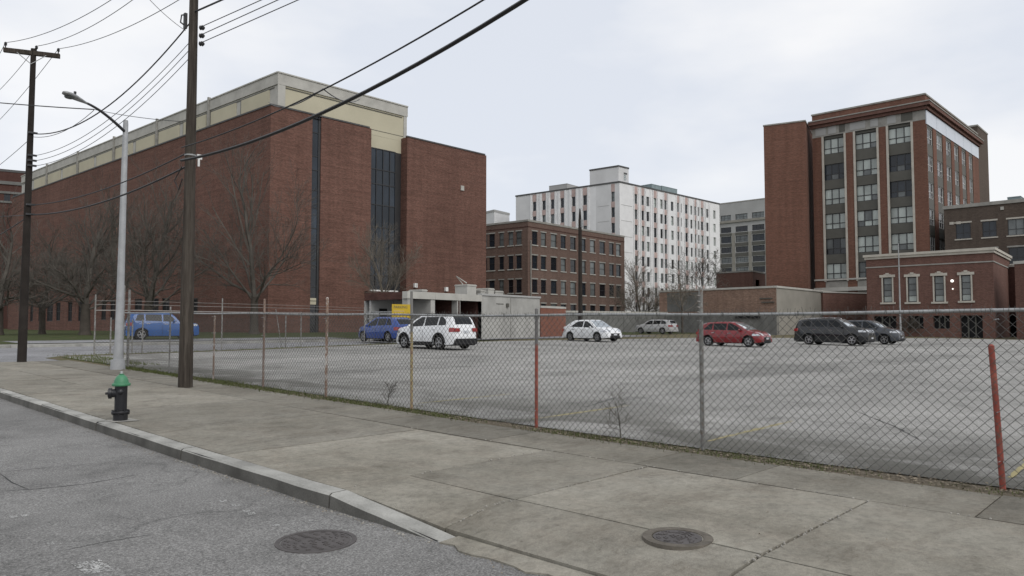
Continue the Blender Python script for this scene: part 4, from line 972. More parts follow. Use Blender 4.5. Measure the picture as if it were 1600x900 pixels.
mb = MB(); q = wd.P(wd.sz(757)[0], Hd, -2); mb.tube([q, q + Vector((0, 0, .8)), q + Vector((-.5, .3, 1.5)), q + Vector((.3, 0, 1.0))], .05, 5); mb.build('vent_pipe', M['concrete_light'], dk, 0, True)
# yellow notice board
sb = at(626, 508, 47.3); sgn = empty('notice_board', (sb.x, sb.y, zg(sb.y)), 'yellow parking notice board by the dock, behind the blue hatchback', 'sign')
w1 = Wall(xy(at(612.5, 508, 47)), xy(at(641, 508, 47.8))); zt, zb = w1.sz(626, 475.5)[1], w1.sz(626, 504)[1]
mb = MB(); w1.box(mb, 0, w1.L, zb, zt, -.05, 0); mb.build('board', M['sign_yellow'], sgn, 0, True)
for s_ in (.1, w1.L - .15): mb = MB(); w1.box(mb, s_, s_ + .07, zg(sb.y) - .1, zt, -.12, -.055); mb.build('leg', M['galv'], sgn, 0, True)
def text(par, wall, s0, z0, body, size, mat, out=.006, name='lettering'):
    cu = bpy.data.curves.new(name, 'FONT'); cu.body = body; cu.size = size; cu.extrude = .004
    tmp = bpy.data.objects.new(name, cu); me = bpy.data.meshes.new_from_object(tmp); bpy.data.objects.remove(tmp); me.materials.clear(); me.materials.append(M[mat])
    o = bpy.data.objects.new(name, me); COL.objects.link(o); o.parent = par; o['kind'] = 'stuff'
    o.matrix_basis = Matrix.Translation(-Vector(par.location)) @ wall.R @ Matrix.Translation((s0, -out, z0)) @ Matrix.Rotation(rad(90), 4, 'X'); return o
text(sgn, w1, .10, zt - .26, 'PARKING', .24, 'spandrel')
mb = MB()
for r_, z in ((.75, .42), (.55, .58), (.7, .98), (.35, 1.08)): w1.box(mb, .12, .12 + r_, zt - z - .03, zt - z, 0, .005)
mb.build('faded_print', M['pink'], sgn, 0, True)

# ---- low orange brick shed and grey wall
def simple(name, label, xA, yA, xC, yC, xB, yB, H, z0, mat, coping=None, ch=.2, DB=None, **kw):
    """building from three roof corners seen in the photograph and its height"""
    A, C, B = [xy(roofpt(x, y, H)) for x, y in ((xA, yA), (xC, yC), (xB, yB))]
    r = broot(name, C, z0, label); return r, A, C, B
sA = xy(at(843.5, 508, 63)); sC = xy(at(845, 508, 62)); sB = xy(at(884, 508, 66))
Hs = HC + (508 - 481) * 62 / 1150
r = broot('brick_shed', sC, .4, 'low orange brick shed with a pale top right of the white dock'); sA = sC - Wall(sC, sB).n * 5; shell(r, sA, sC, sB, .2, Hs, 'brick_shed', coping='concrete_light', ch=.18, co=.03, parapet=.1)
Hw = 3.15
gA = xy(roofpt(878, 485.3, Hw)); gB = xy(roofpt(1100, 488.3, Hw))
gw = empty('block_wall', (gA.x, gA.y, .3), 'long grey block retaining wall behind the parked cars', 'wall'); w_ = Wall(gA, gB)
nP = 10
for k in range(nP):
    mb = MB(); w_.box(mb, w_.L * k / nP + .02, w_.L * (k + 1) / nP - .02, .1, Hw - .22, -.5, 0); mb.build('wall_panel', M['grey_block'], gw, 0, True)
mb = MB(); w_.box(mb, -.1, w_.L + .1, Hw - .218, Hw, -.55, .08); mb.build('coping', M['concrete_light'], gw, 0, True)

# ---- low brick building with beige flank
H_ = HC + 58.5 * 82 / 1150
A, C, B = [xy(roofpt(x, y, H_)) for x, y in ((1030, 456.8), (1213, 449.5), (1292.5, 457.2))]
r = broot('low_brick_building', C, .3, 'long single-storey brown brick building with a beige right flank'); z0 = .2
wL, wR = Wall(A, C), Wall(C, B); E = A + B - C
zb1 = wL.sz(1150, 488.5)[1]
mb = MB(); wL.face(mb, 0, wL.L, zb1, H_); mb.build('wall', M['brick_low'], r, 0, True)
mb = MB(); wL.box(mb, 0, wL.L - .02, z0, zb1, -.4, .06); mb.build('wall_base', M['grey_block'], r, 0, True)
s0, s1 = wL.sz(1042)[0], wL.sz(1096)[0]; mb = MB(); wL.box(mb, s0, s1, zb1 + .2, H_ - .15, 0, .03); mb.build('rendered_patch', M['grey_block'], r, 0, True)
mb = MB(); wR.face(mb, 0, wR.L, z0, H_); mb.build('wall', M['beige_wall'], r, 0, True)
for w in (Wall(B, E), Wall(E, A)): mb = MB(); w.face(mb, 0, w.L, z0, H_); mb.build('wall', M['brick_low'], r, 0, True)
mb = MB(); mb.poly([(p.x, p.y, H_ - .1) for p in (A, C, B, E)]); mb.build('roof', M['lead_roof'], r, 0, True)
for w in (wL, wR): mb = MB(); mb.box(-.06, w.L - .3 if w is wL else w.L, -.1, .25, H_, H_ + .22, 0, w.R); mb.build('coping', M['concrete_light'], r, 0, True)
for x, y in ((1160, 494), (1178, 494)): s_, z_ = wL.sz(x, y); mb = MB(); wL.box(mb, s_ - .8, s_ + .8, z_ - .25, z_ + .25, .06, .2); mb.build('vent', M['dark'], r, 0, True)
for x, y in ((1203, 466), (1206, 472)): s_, z_ = wL.sz(x, y); mb = MB(); wL.box(mb, s_ - 1.2, s_ + .3, z_ - .06, z_ + .06, .0, .15); mb.build('pipe', M['spandrel'], r, 0, True)
# ---- dark link building left of annex
Hk = HC + 50.5 * 93 / 1150
A, C = [xy(roofpt(x, y, Hk)) for x, y in ((1286, 457.2), (1362, 459.5))]
C = A + (C - A); n_ = Wall(A, C).n; B = C - n_ * 6
A, C, B = C + (A - C), C, B
r = broot('link_building', A, .3, 'low dark red brick link between the beige flank and the annex'); shell(r, A, C, B, .2, Hk, 'brick_annex', coping='concrete_light', ch=.18)

# ---- annex with four surrounded windows
Da = 76.; Ha = HC + 120 * Da / 1150; z0 = .12
A, C, B = [xy(roofpt(x, y, Ha)) for x, y in ((1353, 400.5), (1551, 388.3), (1577, 402))]
r = broot('annex_building', C, z0, 'single-storey red brick annex with white cornice and four stone-framed windows')
wL, wR = Wall(A, C), Wall(C, B); ops = []
for x0, x1, yt, yb in ((1379.5, 1393.5, 434, 472.5), (1418, 1432, 433, 472), (1459.5, 1474.5, 431.5, 471.5), (1501.5, 1516.5, 430, 470)):
    a, zt = wL.sz(x0, yt); b = wL.sz(x1, yt)[0]; zb = wL.sz((x0 + x1) / 2, yb)[1]; w_, h_ = round(b - a, 2), round(zt - zb, 2); ops.append((a, a + w_, zb, zb + h_))
    mb = MB(); mb.box(0, w_, .1, .18, 0, .09); mb.box(0, w_, .1, .18, h_ - .09, h_); mb.box(0, .08, .1, .18, .09, h_ - .09); mb.box(w_ - .08, w_, .1, .18, .09, h_ - .09)
    for q in (.48, .25, .72): mb.box(.08, w_ - .08, .11, .17, h_ * q - .03, h_ * q + .03)
    fo = put('window', mb.mesh('window', M['dark_metal']), r, wL.R @ Matrix.Translation((a, 0, zb)))
    for q0, q1, gm in ((.02, .25, 'g_pale'), (.25, .48, 'g_mid'), (.48, .72, 'g_mid'), (.72, .98, 'g_mid')):
        mb = MB(); mb.quad((.08, .15, h_ * q0 + .03), (w_ - .08, .15, h_ * q0 + .03), (w_ - .08, .15, h_ * q1 - .03), (.08, .15, h_ * q1 - .03)); mb.build('pane', M[gm], fo)
    mb = MB(); mb.box(-.15, 0, -.05, .1, 0, h_ + .02); mb.box(w_, w_ + .15, -.05, .1, 0, h_ + .02); mb.box(-.34, w_ + .34, -.10, .1, h_ + .02, h_ + .30); mb.box(w_ / 2 - .16, w_ / 2 + .16, -.12, .1, h_ + .30, h_ + .50); mb.box(w_ / 2 - .36, w_ / 2 + .36, -.11, .1, h_ + .30, h_ + .37)
    mb.build('surround', M['stone'], fo); mb = MB(); mb.box(-.34, w_ + .34, -.12, .1, -.2, 0); mb.build('sill', M['stone'], fo)
zo = wL.sz(1500, 493)[1]
for x0, x1, mt in ((1363, 1398, 'dark'), (1455, 1481, 'dark'), (1497, 1532, 'dark'), (1416, 1440, 'dark')):
    a, b = wL.sz(x0)[0], wL.sz(x1)[0]; zlow = z0 + (0 if x0 == 1497 else 1.0); ops.append((a, b, zlow, zo)); mb = MB(); wL.box(mb, a, b, zlow, zo, -.6, -.5); mb.build('opening_back', M[mt], r, 0, True)
    for q in (.33, .66): mb = MB(); wL.box(mb, a + (b - a) * q - .06, a + (b - a) * q + .06, zlow, zo, -.45, -.35); mb.build('door_post', M['spandrel'], r, 0, True)
mb = MB(); wL.face(mb, 0, wL.L, z0 - .3, Ha - .9, ops, .5); wL.face(mb, 0, wL.L, Ha - .9, Ha); mb.build('wall', M['brick_annex'], r, 0, True)
mb = MB(); wR.face(mb, 0, wR.L, z0 - .3, Ha); mb.build('wall', M['brick_annex'], r, 0, True)
E = A + B - C
for w in (Wall(B, E), Wall(E, A)): mb = MB(); w.face(mb, 0, w.L, z0 - .3, Ha); mb.build('wall', M['brick_annex'], r, 0, True)
mb = MB(); mb.poly([(p.x, p.y, Ha - .3) for p in (A, C, B, E)]); mb.build('roof', M['lead_roof'], r, 0, True)
for w in (wL, wR):
    mb = MB(); mb.box(-.14, w.L + .14, -.14, .2, Ha - .42, Ha - .15, 0, w.R); mb.box(-.26, w.L + .26, -.26, .2, Ha - .15, Ha + .12, 0, w.R); mb.build('cornice', M['stone'], r, 0, True)
    z_ = wL.sz(1551, 408.5)[1]; mb = MB(); mb.box(-.06, w.L + .06, -.06, .0, z_ - .05, z_ + .08, 0, w.R); mb.build('belt_course', M['concrete'], r, 0, True)
for x, y, q in ((1488, 439, .15), (1489, 451.5, .07)):
    s_, z_ = wL.sz(x, y); mb = MB(); mb.lathe([(q * .5, 0), (q, .05), (q, .12), (q * .6, .2)], 14, 0, wL.R @ Matrix.Translation((s_, 0, z_)) @ Matrix.Rotation(rad(90), 4, 'X')); mb.build('wall_lamp', M['glow'], r, 60, True)
# recessed dark connector and right-hand wing
Hq = HC + 91.5 * 84 / 1150
A, C = xy(roofpt(1545, 419.5, Hq)), xy(roofpt(1592, 416.3, Hq)); B = C - Wall(A, C).n * 6
r = broot('connector_building', A, .1, 'dark recessed brick connector right of the annex'); q = Wall(A, C); shell(r, A, C, B, 0, Hq, 'brick_deep', [(q.sz(1556)[0], q.sz(1584)[0], .1, q.sz(1570, 493)[1])], coping='concrete_light', ch=.25, depth=.6)
mb = MB(); q.box(mb, q.sz(1554)[0], q.sz(1588)[0], .1, q.sz(1570, 493)[1], -.8, -.61); mb.build('opening_back', M['dark'], r, 0, True)
Hr = HC + 96 * 74 / 1150
A, C = xy(roofpt(1585, 413, Hr)), xy(roofpt(1660, 407.5, Hr)); B = C - Wall(A, C).n * 12
r = broot('brick_wing', A, .1, 'brick wing cut by the right edge of the picture'); shell(r, A, C, B, 0, Hr, 'brick_annex', coping='concrete_light', ch=.3)

# ---- three-storey dark brick building, right
H3 = HC + 181.5 * 98 / 1150
A, C = xy(roofpt(1475, 327.5, H3)), xy(roofpt(1680, 308, H3)); B = C - Wall(A, C).n * 20
r = broot('dark_brick_building', A, .2, 'three-storey dark brown brick building at the right edge behind the annex'); w_ = Wall(A, C)
def rng(wall, xs_, yref=400): return [(wall.sz(a, yref)[0], wall.sz(b, yref)[0]) for a, b in xs_]
def zr(wall, x, ys_): return [(wall.sz(x, b)[1], wall.sz(x, a)[1]) for a, b in ys_]
ops = windows(r, w_, rng(w_, ((1494.5, 1518), (1536, 1558.5), (1576, 1602), (1622, 1645))), zr(w_, 1506, ((348.5, 373),)), 2, (.38,), 'dark_metal', ('g_mid', 'g_blue', 'g_mid'), None, 'stone', 'stone')
ops += windows(r, w_, rng(w_, ((1494.5, 1518), (1536, 1558.5), (1576, 1602), (1622, 1645))), zr(w_, 1506, ((391, 416),)), 2, (.38,), 'dark_metal', ('g_blue', 'g_dark'), None, 'stone', 'concrete')
shell(r, A, C, B, .2, H3, 'brick_dark', ops, coping='concrete', ch=.45, co=.15); roofbox(r, w_, 1574, 1595, 308, 318, 4, 3, 'teal_box')
z_ = w_.sz(1484, 349)[1]; mb = MB()
for a in (.6, 1.4): w_.box(mb, a, a + .5, z_ - .2, z_ + .15, 0, .06)
mb.build('stone_block', M['stone'], r, 0, True)['kind'] = 'stuff'
s_, z_ = w_.sz(1566, 325.5); mb = MB(); w_.box(mb, s_ - .18, s_ + .18, z_ - .2, z_ + .2, 0, .15); mb.build('wall_lamp', M['concrete_light'], r, 0, True)

# ---- the tall brick tower
DT = 101.; HTW = HC + 360.5 * DT / 1150
A, C, B = [xy(roofpt(x, y, HTW)) for x, y in ((1268.5, 181.5), (1445, 147.8), (1527, 210.5))]
z0 = .2
r = broot('brick_tower', C, z0, 'tall red brick tower with three columns of grouped windows under a cornice')
wL, wR = Wall(A, C), Wall(C, B)
opsL = []; zrow = zr(wL, 1408, ((197.5, 223), (240, 266.5), (281.5, 307.5), (322.5, 348.5), (364, 390.5), (405.5, 431.5)))
bays = rng(wL, ((1287.5, 1321), (1337, 1372.5), (1389, 1426.5)), 300)
PN = {}
for bi, (a, b) in enumerate(bays):
    for ri, (c, d) in enumerate(zrow):
        w_, h_ = round(b - a, 2), round(d - c, 2); opsL.append((a, a + w_, c, c + h_)); f = .09; lo = .36
        key = ('tw', w_, h_)
        if key not in PN:
            mb = MB()
            mb.box(0, w_, .12, .22, 0, f); mb.box(0, w_, .12, .22, h_ - f, h_); mb.box(0, f, .12, .22, f, h_ - f); mb.box(w_ - f, w_, .12, .22, f, h_ - f)
            for q in (1, 2): x = w_ * q / 3; mb.box(x - .05, x + .05, .11, .22, f, h_ - f)
            mb.box(f, w_ - f, .125, .215, h_ * lo - .05, h_ * lo + .05); PN[key] = mb.mesh('window', M['dark_metal'])
            for q in range(3):
                for nm, u, v in (('lo', f, h_ * lo - .05), ('hi', h_ * lo + .05, h_ - f)):
                    x0, x1 = max(f, w_ * q / 3 + .05), min(w_ - f, w_ * (q + 1) / 3 - .05)
                    for gm in ('g_pale', 'g_mid', 'g_blue', 'g_dark'):
                        mb = MB(); mb.quad((x0, .19, u), (x1, .19, u), (x1, .19, v), (x0, .19, v)); PN[key + (q, nm, gm)] = mb.mesh('pane', M[gm])
        fo = win(r, wL, a, c, PN[key])
        tone = 'blue' if (bi, ri) in ((0, 1), (2, 1), (2, 2)) else ('dark' if (bi, ri) in ((0, 4),) else 'pale')
        for q in range(3):
            for nm in ('lo', 'hi'):
                if tone == 'pale': gm = ('g_pale' if random.random() < .93 else 'g_mid') if nm == 'hi' else random.choice(('g_pale', 'g_pale', 'g_pale', 'g_mid'))
                elif tone == 'blue': gm = 'g_blue' if nm == 'hi' or q != 1 else 'g_mid'
                else: gm = random.choice(('g_dark', 'g_dark', 'g_mid'))
                o = bpy.data.objects.new('pane', PN[key + (q, nm, gm)]); COL.objects.link(o); o.parent = fo
zfr0, zfr1 = wL.sz(1408, 193)[1], wL.sz(1408, 171)[1]          # frieze
zbb = wL.sz(1300, 440)[1]
# bays: spandrel surfaces recessed, brick piers proud
for (a, b) in bays:
    mb = MB(); wL.face(mb, a - .05, b + .06, zbb, zfr0, opsL, .22, -.25); mb.build('spandrel', M['spandrel'], r, 0, True)
# shift the windows back with the spandrel plane
for o in r.children:
    if o.name.startswith('window'): o.matrix_basis = Matrix.Translation(-wL.n * .25) @ o.matrix_basis
edges = [0.] + [v for a, b in bays for v in (a - .05, b + .06)] + [wL.L]
for a, b in zip(edges[::2], edges[1::2]):
    mb = MB(); wL.face(mb, a, b, z0 - .2, zfr0); mb.quad(wL.P(a, zbb, -.3), wL.P(a, zbb), wL.P(a, zfr0), wL.P(a, zfr0, -.3)); mb.quad(wL.P(b, zbb), wL.P(b, zbb, -.3), wL.P(b, zfr0, -.3), wL.P(b, zfr0)); mb.build('pier', M['brick_tower'], r, 0, True)
for v in edges[1:-1]:
    mb = MB(); wL.box(mb, v - .14, v + .14, zbb, zfr0, -.1, .08); mb.build('stone_trim', M['stone'], r, 0, True)
for a, b in bays: mb = MB(); wL.face(mb, a - .05, b + .06, z0 - .2, zbb, (), 0, -.05); mb.build('base_panel', M['concrete'], r, 0, True)
z_ = wL.sz(1300, 437)[1]; mb = MB(); wL.box(mb, -.1, wL.L, z_ - .12, z_ + .12, 0, .12); mb.build('belt_course', M['concrete_light'], r, 0, True)
z_ = wL.sz(1300, 452)[1]; mb = MB(); wL.box(mb, -.1, wL.L, z_ - .3, z_ + .25, 0, .3); mb.build('entrance_canopy', M['concrete_light'], r, 0, True)
mb = MB(); wL.face(mb, 0, wL.L, zfr0, zfr1 + .2, (), 0, .02); mb.build('frieze', M['concrete'], r, 0, True)
for a, b in rng(wL, ((1274, 1290), (1294, 1306), (1311, 1320), (1328, 1352), (1360, 1372), (1386, 1400), (1408, 1426)), 190):
    mb = MB(); wL.box(mb, a, b, zfr0 + .25, zfr1 - .25, .02, .06); mb.build('frieze_panel', M['spandrel' if random.random() < .6 else 'grey_face'], r, 0, True)
# right face
opsR = []
cr = ((1450.5, 1459), (1465, 1474), (1479.5, 1487.5), (1492.5, 1499), (1504, 1510), (1515, 1520.5)); zrR = [(c, d) for c, d in zr(wR, 1450, ((200, 224), (242, 266), (283, 308), (325, 350), (367, 392)))]
sR = rng(wR, cr, 300); opsR = windows(r, wR, sR, zrR, 3, (.4,), 'white_paint', ('g_mid', 'g_dark', 'g_blue', 'g_dark'), depth=.14)
zw0 = wR.sz(1448, 195)[1]; zw1 = wR.sz(1448, 173.5)[1]
mb = MB(); wR.face(mb, 0, wR.L, z0 - .2, zw0, opsR, .14); mb.build('wall', M['spandrel'], r, 0, True)
ed = [0.] + [v for a, b in sR for v in (a - .12, b + .12)] + [wR.L]
for a, b in zip(ed[::2], ed[1::2]): mb = MB(); wR.box(mb, a, b, z0 - .2, zw0, 0, .07); mb.build('pier', M['brick_tower'], r, 0, True)
for k in range(6): mb = MB(); wR.box(mb, wR.L * k / 6 + .05, wR.L * (k + 1) / 6 - .03, zw0 + .05, zw1, 0, .12); mb.build('white_band_panel', M['band_white'], r, 0, True)
mb = MB(); wR.face(mb, 0, wR.L, zw0, zfr1 + .2); mb.build('wall', M['dark_metal'], r, 0, True)
zc0, zc1 = wL.sz(1445, 166)[1], wL.sz(1445, 160.5)[1]
for w in (wL, wR):
    mb = MB(); w.face(mb, 0, w.L, zfr1 + .2, HTW, (), 0, .0); mb.build('parapet', M['brick_tower'], r, 0, True)
    mb = MB(); mb.box(-.35 if w is wL else -.7, w.L + .7, -.7, .0, zc0, zc1, 0, w.R); mb.box(-.3, w.L + .35, -.35, .0, zc0 - .45, zc0, 0, w.R); mb.build('cornice', M['brick_annex'], r, 0, True)
    mb = MB(); mb.box(-.35 if w is wL else -.78, w.L + .78, -.78, .0, zc1 + .002, zc1 + .16, 0, w.R); mb.build('cornice_cap', M['concrete'], r, 0, True)
    mb = MB(); mb.box(-.1, w.L + .1, -.1, .3, HTW, HTW + .22, 0, w.R); mb.build('coping', M['concrete'], r, 0, True)
E = A + B - C
for w in (Wall(B, E), Wall(E, A)): mb = MB(); w.face(mb, 0, w.L, z0 - .2, HTW); mb.build('wall', M['brick_tower'], r, 0, True)
mb = MB(); mb.poly([(p.x, p.y, HTW - .3) for p in (A, C, B, E)]); mb.build('roof', M['lead_roof'], r, 0, True)
# ---- plain stair tower
HS = HC + 318 * 110 / 1150
A2, C2 = xy(roofpt(1193, 197.5, HS)), xy(roofpt(1258, 189.5, HS)); B2 = C2 - Wall(A2, C2).n * 11
r = broot('stair_tower', A2, .2, 'plain windowless orange-red brick stair tower left of the window tower'); shell(r, A2, C2, B2, .1, HS, 'brick_tower', coping='concrete', ch=.2)
A2, C2 = xy(at(1256, 508, 118)), xy(at(1274, 508, 117)); B2 = C2 - Wall(A2, C2).n * 8
r = broot('dark_link', A2, .2, 'dark narrow recess between the stair tower and the window tower'); shell(r, A2, C2, B2, .1, HC + 318 * 117.5 / 1150, 'brick_deep')
q = Wall(A2, C2)
for k in range(6): zz = 6 + k * 4.2; mb = MB(); q.box(mb, q.L * .45, q.L * .8, zz, zz + 1.6, 0, .05); mb.build('slot_window', M['g_dark'], r, 0, True)
# ---- rear brown tower
HR = HC + 311 * 135 / 1150
A2, C2, B2 = [xy(roofpt(x, y, HR)) for x, y in ((1500, 201), (1527, 197), (1543, 211))]
r = broot('rear_tower', C2, .2, 'narrow brown brick tower behind the window tower'); shell(r, A2, C2, B2, .1, HR, 'brick_dark', coping='concrete', ch=.3)
# rooms behind a plain rear volume
# ---- brown three-storey block
H5 = HC + 163 * 116 / 1150
C = xy(at(825, 508, 116)); A, B = xy(roofpt(750, 354, H5)), xy(roofpt(975.5, 371, H5)); z0 = .4
r = broot('brown_brick_building', C, z0, 'brown brick block with regular sash windows and pale sills, beside the white dock')
wL, wR = Wall(A, C), Wall(C, B)
zz = zr(wR, 835, ((361.5, 382.5), (399, 420), (436.5, 457.5), (474, 494)))
zL = zz
oR = windows(r, wR, rng(wR, ((831.5, 839.6), (845.3, 853), (860.8, 869.5), (876.3, 884), (891.2, 899.5), (907.5, 915), (922, 929.6), (936.8, 945.2), (952, 958.8), (962.8, 969.6))), zz, 1, (.5,), 'dark_metal', ('g_mid', 'g_blue', 'g_dark', 'g_blue'), None, 'concrete_light', 'concrete')
oL = windows(r, wL, rng(wL, ((754, 761), (764.2, 772.8), (780, 787), (794.3, 801.8), (806.5, 814.8))), zL, 1, (.5,), 'dark_metal', ('g_mid', 'g_blue', 'g_dark', 'g_blue'), None, 'concrete_light', 'concrete')
shell(r, A, C, B, z0 - .3, H5, 'brick_old', oL, oR, coping='concrete', ch=.3)
mb = MB(); q = wR.P(.6, 0, .12); mb.tube([(q.x, q.y, z0), (q.x, q.y, H5 - 3)], .09, 6); mb.build('downpipe', M['concrete'], r, 0, True)
z_ = wR.sz(826, 354)[1]
for w in (wL, wR): mb = MB(); w.box(mb, 0, w.L, z_ - .06, z_ + .06, 0, .05); mb.build('belt_course', M['brick_deep'], r, 0, True)

# ---- white tower block
DW = 168.; HW = HC + 224.5 * DW / 1150
C = xy(at(969.5, 508, DW)); A, B = xy(roofpt(806, 307.5, HW)), xy(roofpt(1124, 319.5, HW)); z0 = .6
r = broot('white_apartment_block', C, z0, 'tall white block with pale pink strips between its windows and a raised stair head')
wL, wR = Wall(A, C), Wall(C, B)
cols = ((840, 855), (876, 890), (902, 917), (940, 955), (974, 987), (995, 1008), (1030, 1043), (1062, 1072), (1076, 1086), (1103, 1117), (1131, 1141), (1152, 1161), (1168, 1177), (1185, 1198), (1213, 1225), (1250, 1262))
cp = [(740 + a / 3.333, 740 + b / 3.333) for a, b in cols]
s994, z994a = wR.sz(994.5, 303.8); pitch = wR.sz(994.5, 303.8)[1] - wR.sz(994.5, 327.7)[1]; wh = wR.sz(994.5, 303.8)[1] - wR.sz(994.5, 318.8)[1]
rowsz = [(z994a - wh - k * pitch, z994a - k * pitch) for k in range(9) if z994a - wh - k * pitch > 1]
sW = rng(wR, cp, 380)
oR = windows(r, wR, sW[:-1], rowsz, 1, (.45,), 'dark_metal', ('g_mid', 'g_dark', 'g_blue', 'g_mid', 'g_pale', 'g_mid'), None, None, None, .3, .1)
oR += windows(r, wR, sW[-1:], rowsz, 1, (.45,), 'grey_face', ('g_pale',), None, None, None, .3, .1)
cl = [(740 + a / 3.333, 740 + b / 3.333) for a, b in ((308, 326), (358, 375), (402, 420), (453, 471), (512, 530), (570, 590), (718, 735))]
sL = rng(wL, cl, 330)
oL = windows(r, wL, sL, rowsz, 1, (.45,), 'dark_metal', ('g_mid', 'g_blue', 'g_mid', 'g_dark'), None, None, None, .3, .1)
mb = MB(); sl2 = sL[-2][1] + 2.5
wL.face(mb, 0, sL[0][0] - .9, z0, HW); mb.build('wall', M['white_wall'], r, 0, True)
mb = MB(); wL.face(mb, sL[0][0] - .9, sl2, z0, HW, oL, .3); mb.build('wall', M['white_pier'], r, 0, True)
mb = MB(); wL.face(mb, sl2, wL.L, z0, HW, oL, .3); mb.build('wall', M['white_wall'], r, 0, True)
mb = MB(); wR.face(mb, 0, wR.L, z0, HW, oR, .3); mb.build('wall', M['white_pier'], r, 0, True)
E = A + B - C
for w in (Wall(B, E), Wall(E, A)): mb = MB(); w.face(mb, 0, w.L, z0, HW); mb.build('wall', M['white_wall'], r, 0, True)
mb = MB(); mb.poly([(p.x, p.y, HW - .3) for p in (A, C, B, E)]); mb.build('roof', M['lead_roof'], r, 0, True)
for w in (wL, wR): mb = MB(); mb.box(-.12, w.L + .12, -.12, .4, HW, HW + .35, 0, w.R); mb.build('coping', M['coping_dark'], r, 0, True)
def pinkstrips(wall, ss, which, z_hi, mt='pink'):
    for i in which:
        a, b = ss[i]; zs = [z_hi] + [v for c, d in rowsz for v in (d, c)]
        for u, v in zip(zs[::2], zs[1::2]):
            if u - v < .25: continue
            mb = MB(); wall.box(mb, a - .05, b + .05, v + .03, u - .03, 0, .03); mb.build('pink_panel', M[mt], r, 0, True)
pinkstrips(wL, sL, range(7), HW - .1); pinkstrips(wR, sW, (0, 1, 3, 5, 7, 9, 11, 13), HW - .1)
for i in (0, 1, 2, 3, 5, 7, 9, 11, 13, 14):
    for e in (sW[i][0] - .55, sW[i][1] + .25): mb = MB(); wR.box(mb, e, e + .3, z0, HW - .1, 0, .18); mb.build('white_pilaster', M['white_pier'], r, 0, True)
for i in range(6):
    for e in (sL[i][0] - .7, sL[i][1] + .3): mb = MB(); wL.box(mb, e, e + .4, z0, HW - .1, 0, .18); mb.build('white_pilaster', M['white_pier'], r, 0, True)
for k in range(9):
    zz = z994a - wh - k * pitch - .8
    if zz > 2: mb = MB(); wL.box(mb, sL[-2][1] + 3, sL[-1][0] - .6, zz - .05, zz + .05, 0, .03); mb.build('joint', M['grey_face'], r, 0, True); mb = MB(); wR.box(mb, .6, sW[0][0] - 1, zz - .05, zz + .05, 0, .03); mb.build('joint', M['grey_face'], r, 0, True)
# stair head
HW2 = HC + (508 - 258.7) * (DW + .8) / 1150
sa, sb_ = wL.sz(921.5, 275, .3)[0], wL.sz(966.5, 275, .3)[0]; dp = Wall(C, B).sz(986, 275)[0]
T = wL.P(sa, 0, -.3); T2 = wL.P(sb_, 0, -.3); T3 = T2 + wR.d * (dp - .6); A_, C_, B_ = xy(T), xy(T2), xy(T3)
q1, q2 = Wall(A_, C_), Wall(C_, B_); E_ = A_ + B_ - C_
for w in (q1, q2, Wall(B_, E_), Wall(E_, A_)): mb = MB(); w.face(mb, 0, w.L, HW - .35, HW2); mb.build('stair_head_wall', M['white_wall'], r, 0, True); mb = MB(); mb.box(-.1, w.L + .1, -.1, .3, HW2, HW2 + .35, 0, w.R); mb.build('coping', M['coping_dark'], r, 0, True)
mb = MB(); mb.poly([(p.x, p.y, HW2 - .1) for p in (A_, C_, B_, E_)]); mb.build('stair_head_roof', M['lead_roof'], r, 0, True)
s_, z_ = q2.sz(974.3, 281.3); o = text(r, q2, s_, z_, 'B', 1.9, 'teal_box', .02); o.name = 'letter'
mb = MB(); q2.box(mb, s_ + .1, s_ + 1.3, z_ + 1.45, z_ + 1.8, 0, .08); mb.build('emblem_bar', M['coping_dark'], r, 0, True)
roofbox(r, wL, 858, 886, 290.5, 300, 3, 8, 'grey_face'); roofbox(r, wR, 1018, 1033, 287, 302, 3, 6, 'teal_box'); roofbox(r, wR, 1034, 1058, 290, 304, 3, 10, 'teal_box')
# ---- grey-beige block behind
HG = HC + 191 * 267 / 1150
A, C = xy(roofpt(1100, 322.5, HG)), xy(roofpt(1240, 305.5, HG)); w_ = Wall(A, C); B = C - w_.n * 20
r = broot('grey_office_block', A, .7, 'grey stone block with grouped windows rising behind the white block')
zz = zr(w_, 1135, ((336.5, 345), (355.5, 364), (370, 380), (387, 395.5), (403, 411.5), (419, 428)))
oo = windows(r, w_, rng(w_, ((1104, 1120), (1127, 1143), (1150, 1169), (1176, 1195), (1202, 1220))), zz, 3, (.45,), 'dark_metal', ('g_mid', 'g_blue', 'g_dark'), None, None, None, .3, .12)
shell(r, A, C, B, .3, HG, 'grey_face', oo, coping='concrete', ch=.4)
for a, b in rng(w_, ((1121.5, 1125.5), (1144.5, 1148.5), (1170.5, 1174.5), (1196.5, 1200))): mb = MB(); w_.box(mb, a, b, .5, HG - 11, 0, .4); mb.build('pier', M['beige_wall'], r, 0, True)
for a, b in rng(w_, ((1126, 1144), (1149.5, 1169.5), (1175.5, 1195.5))):
    for (c, d), (e, f) in zip(zz[1:], zz[2:]): mb = MB(); w_.box(mb, a, b, f + .2, c - .2, 0, .08); mb.build('spandrel', M['spandrel'], r, 0, True)
z_ = w_.sz(1135, 349)[1]; mb = MB(); w_.box(mb, 0, w_.L, z_, z_ + .8, 0, .5); mb.build('belt_course', M['beige_wall'], r, 0, True)
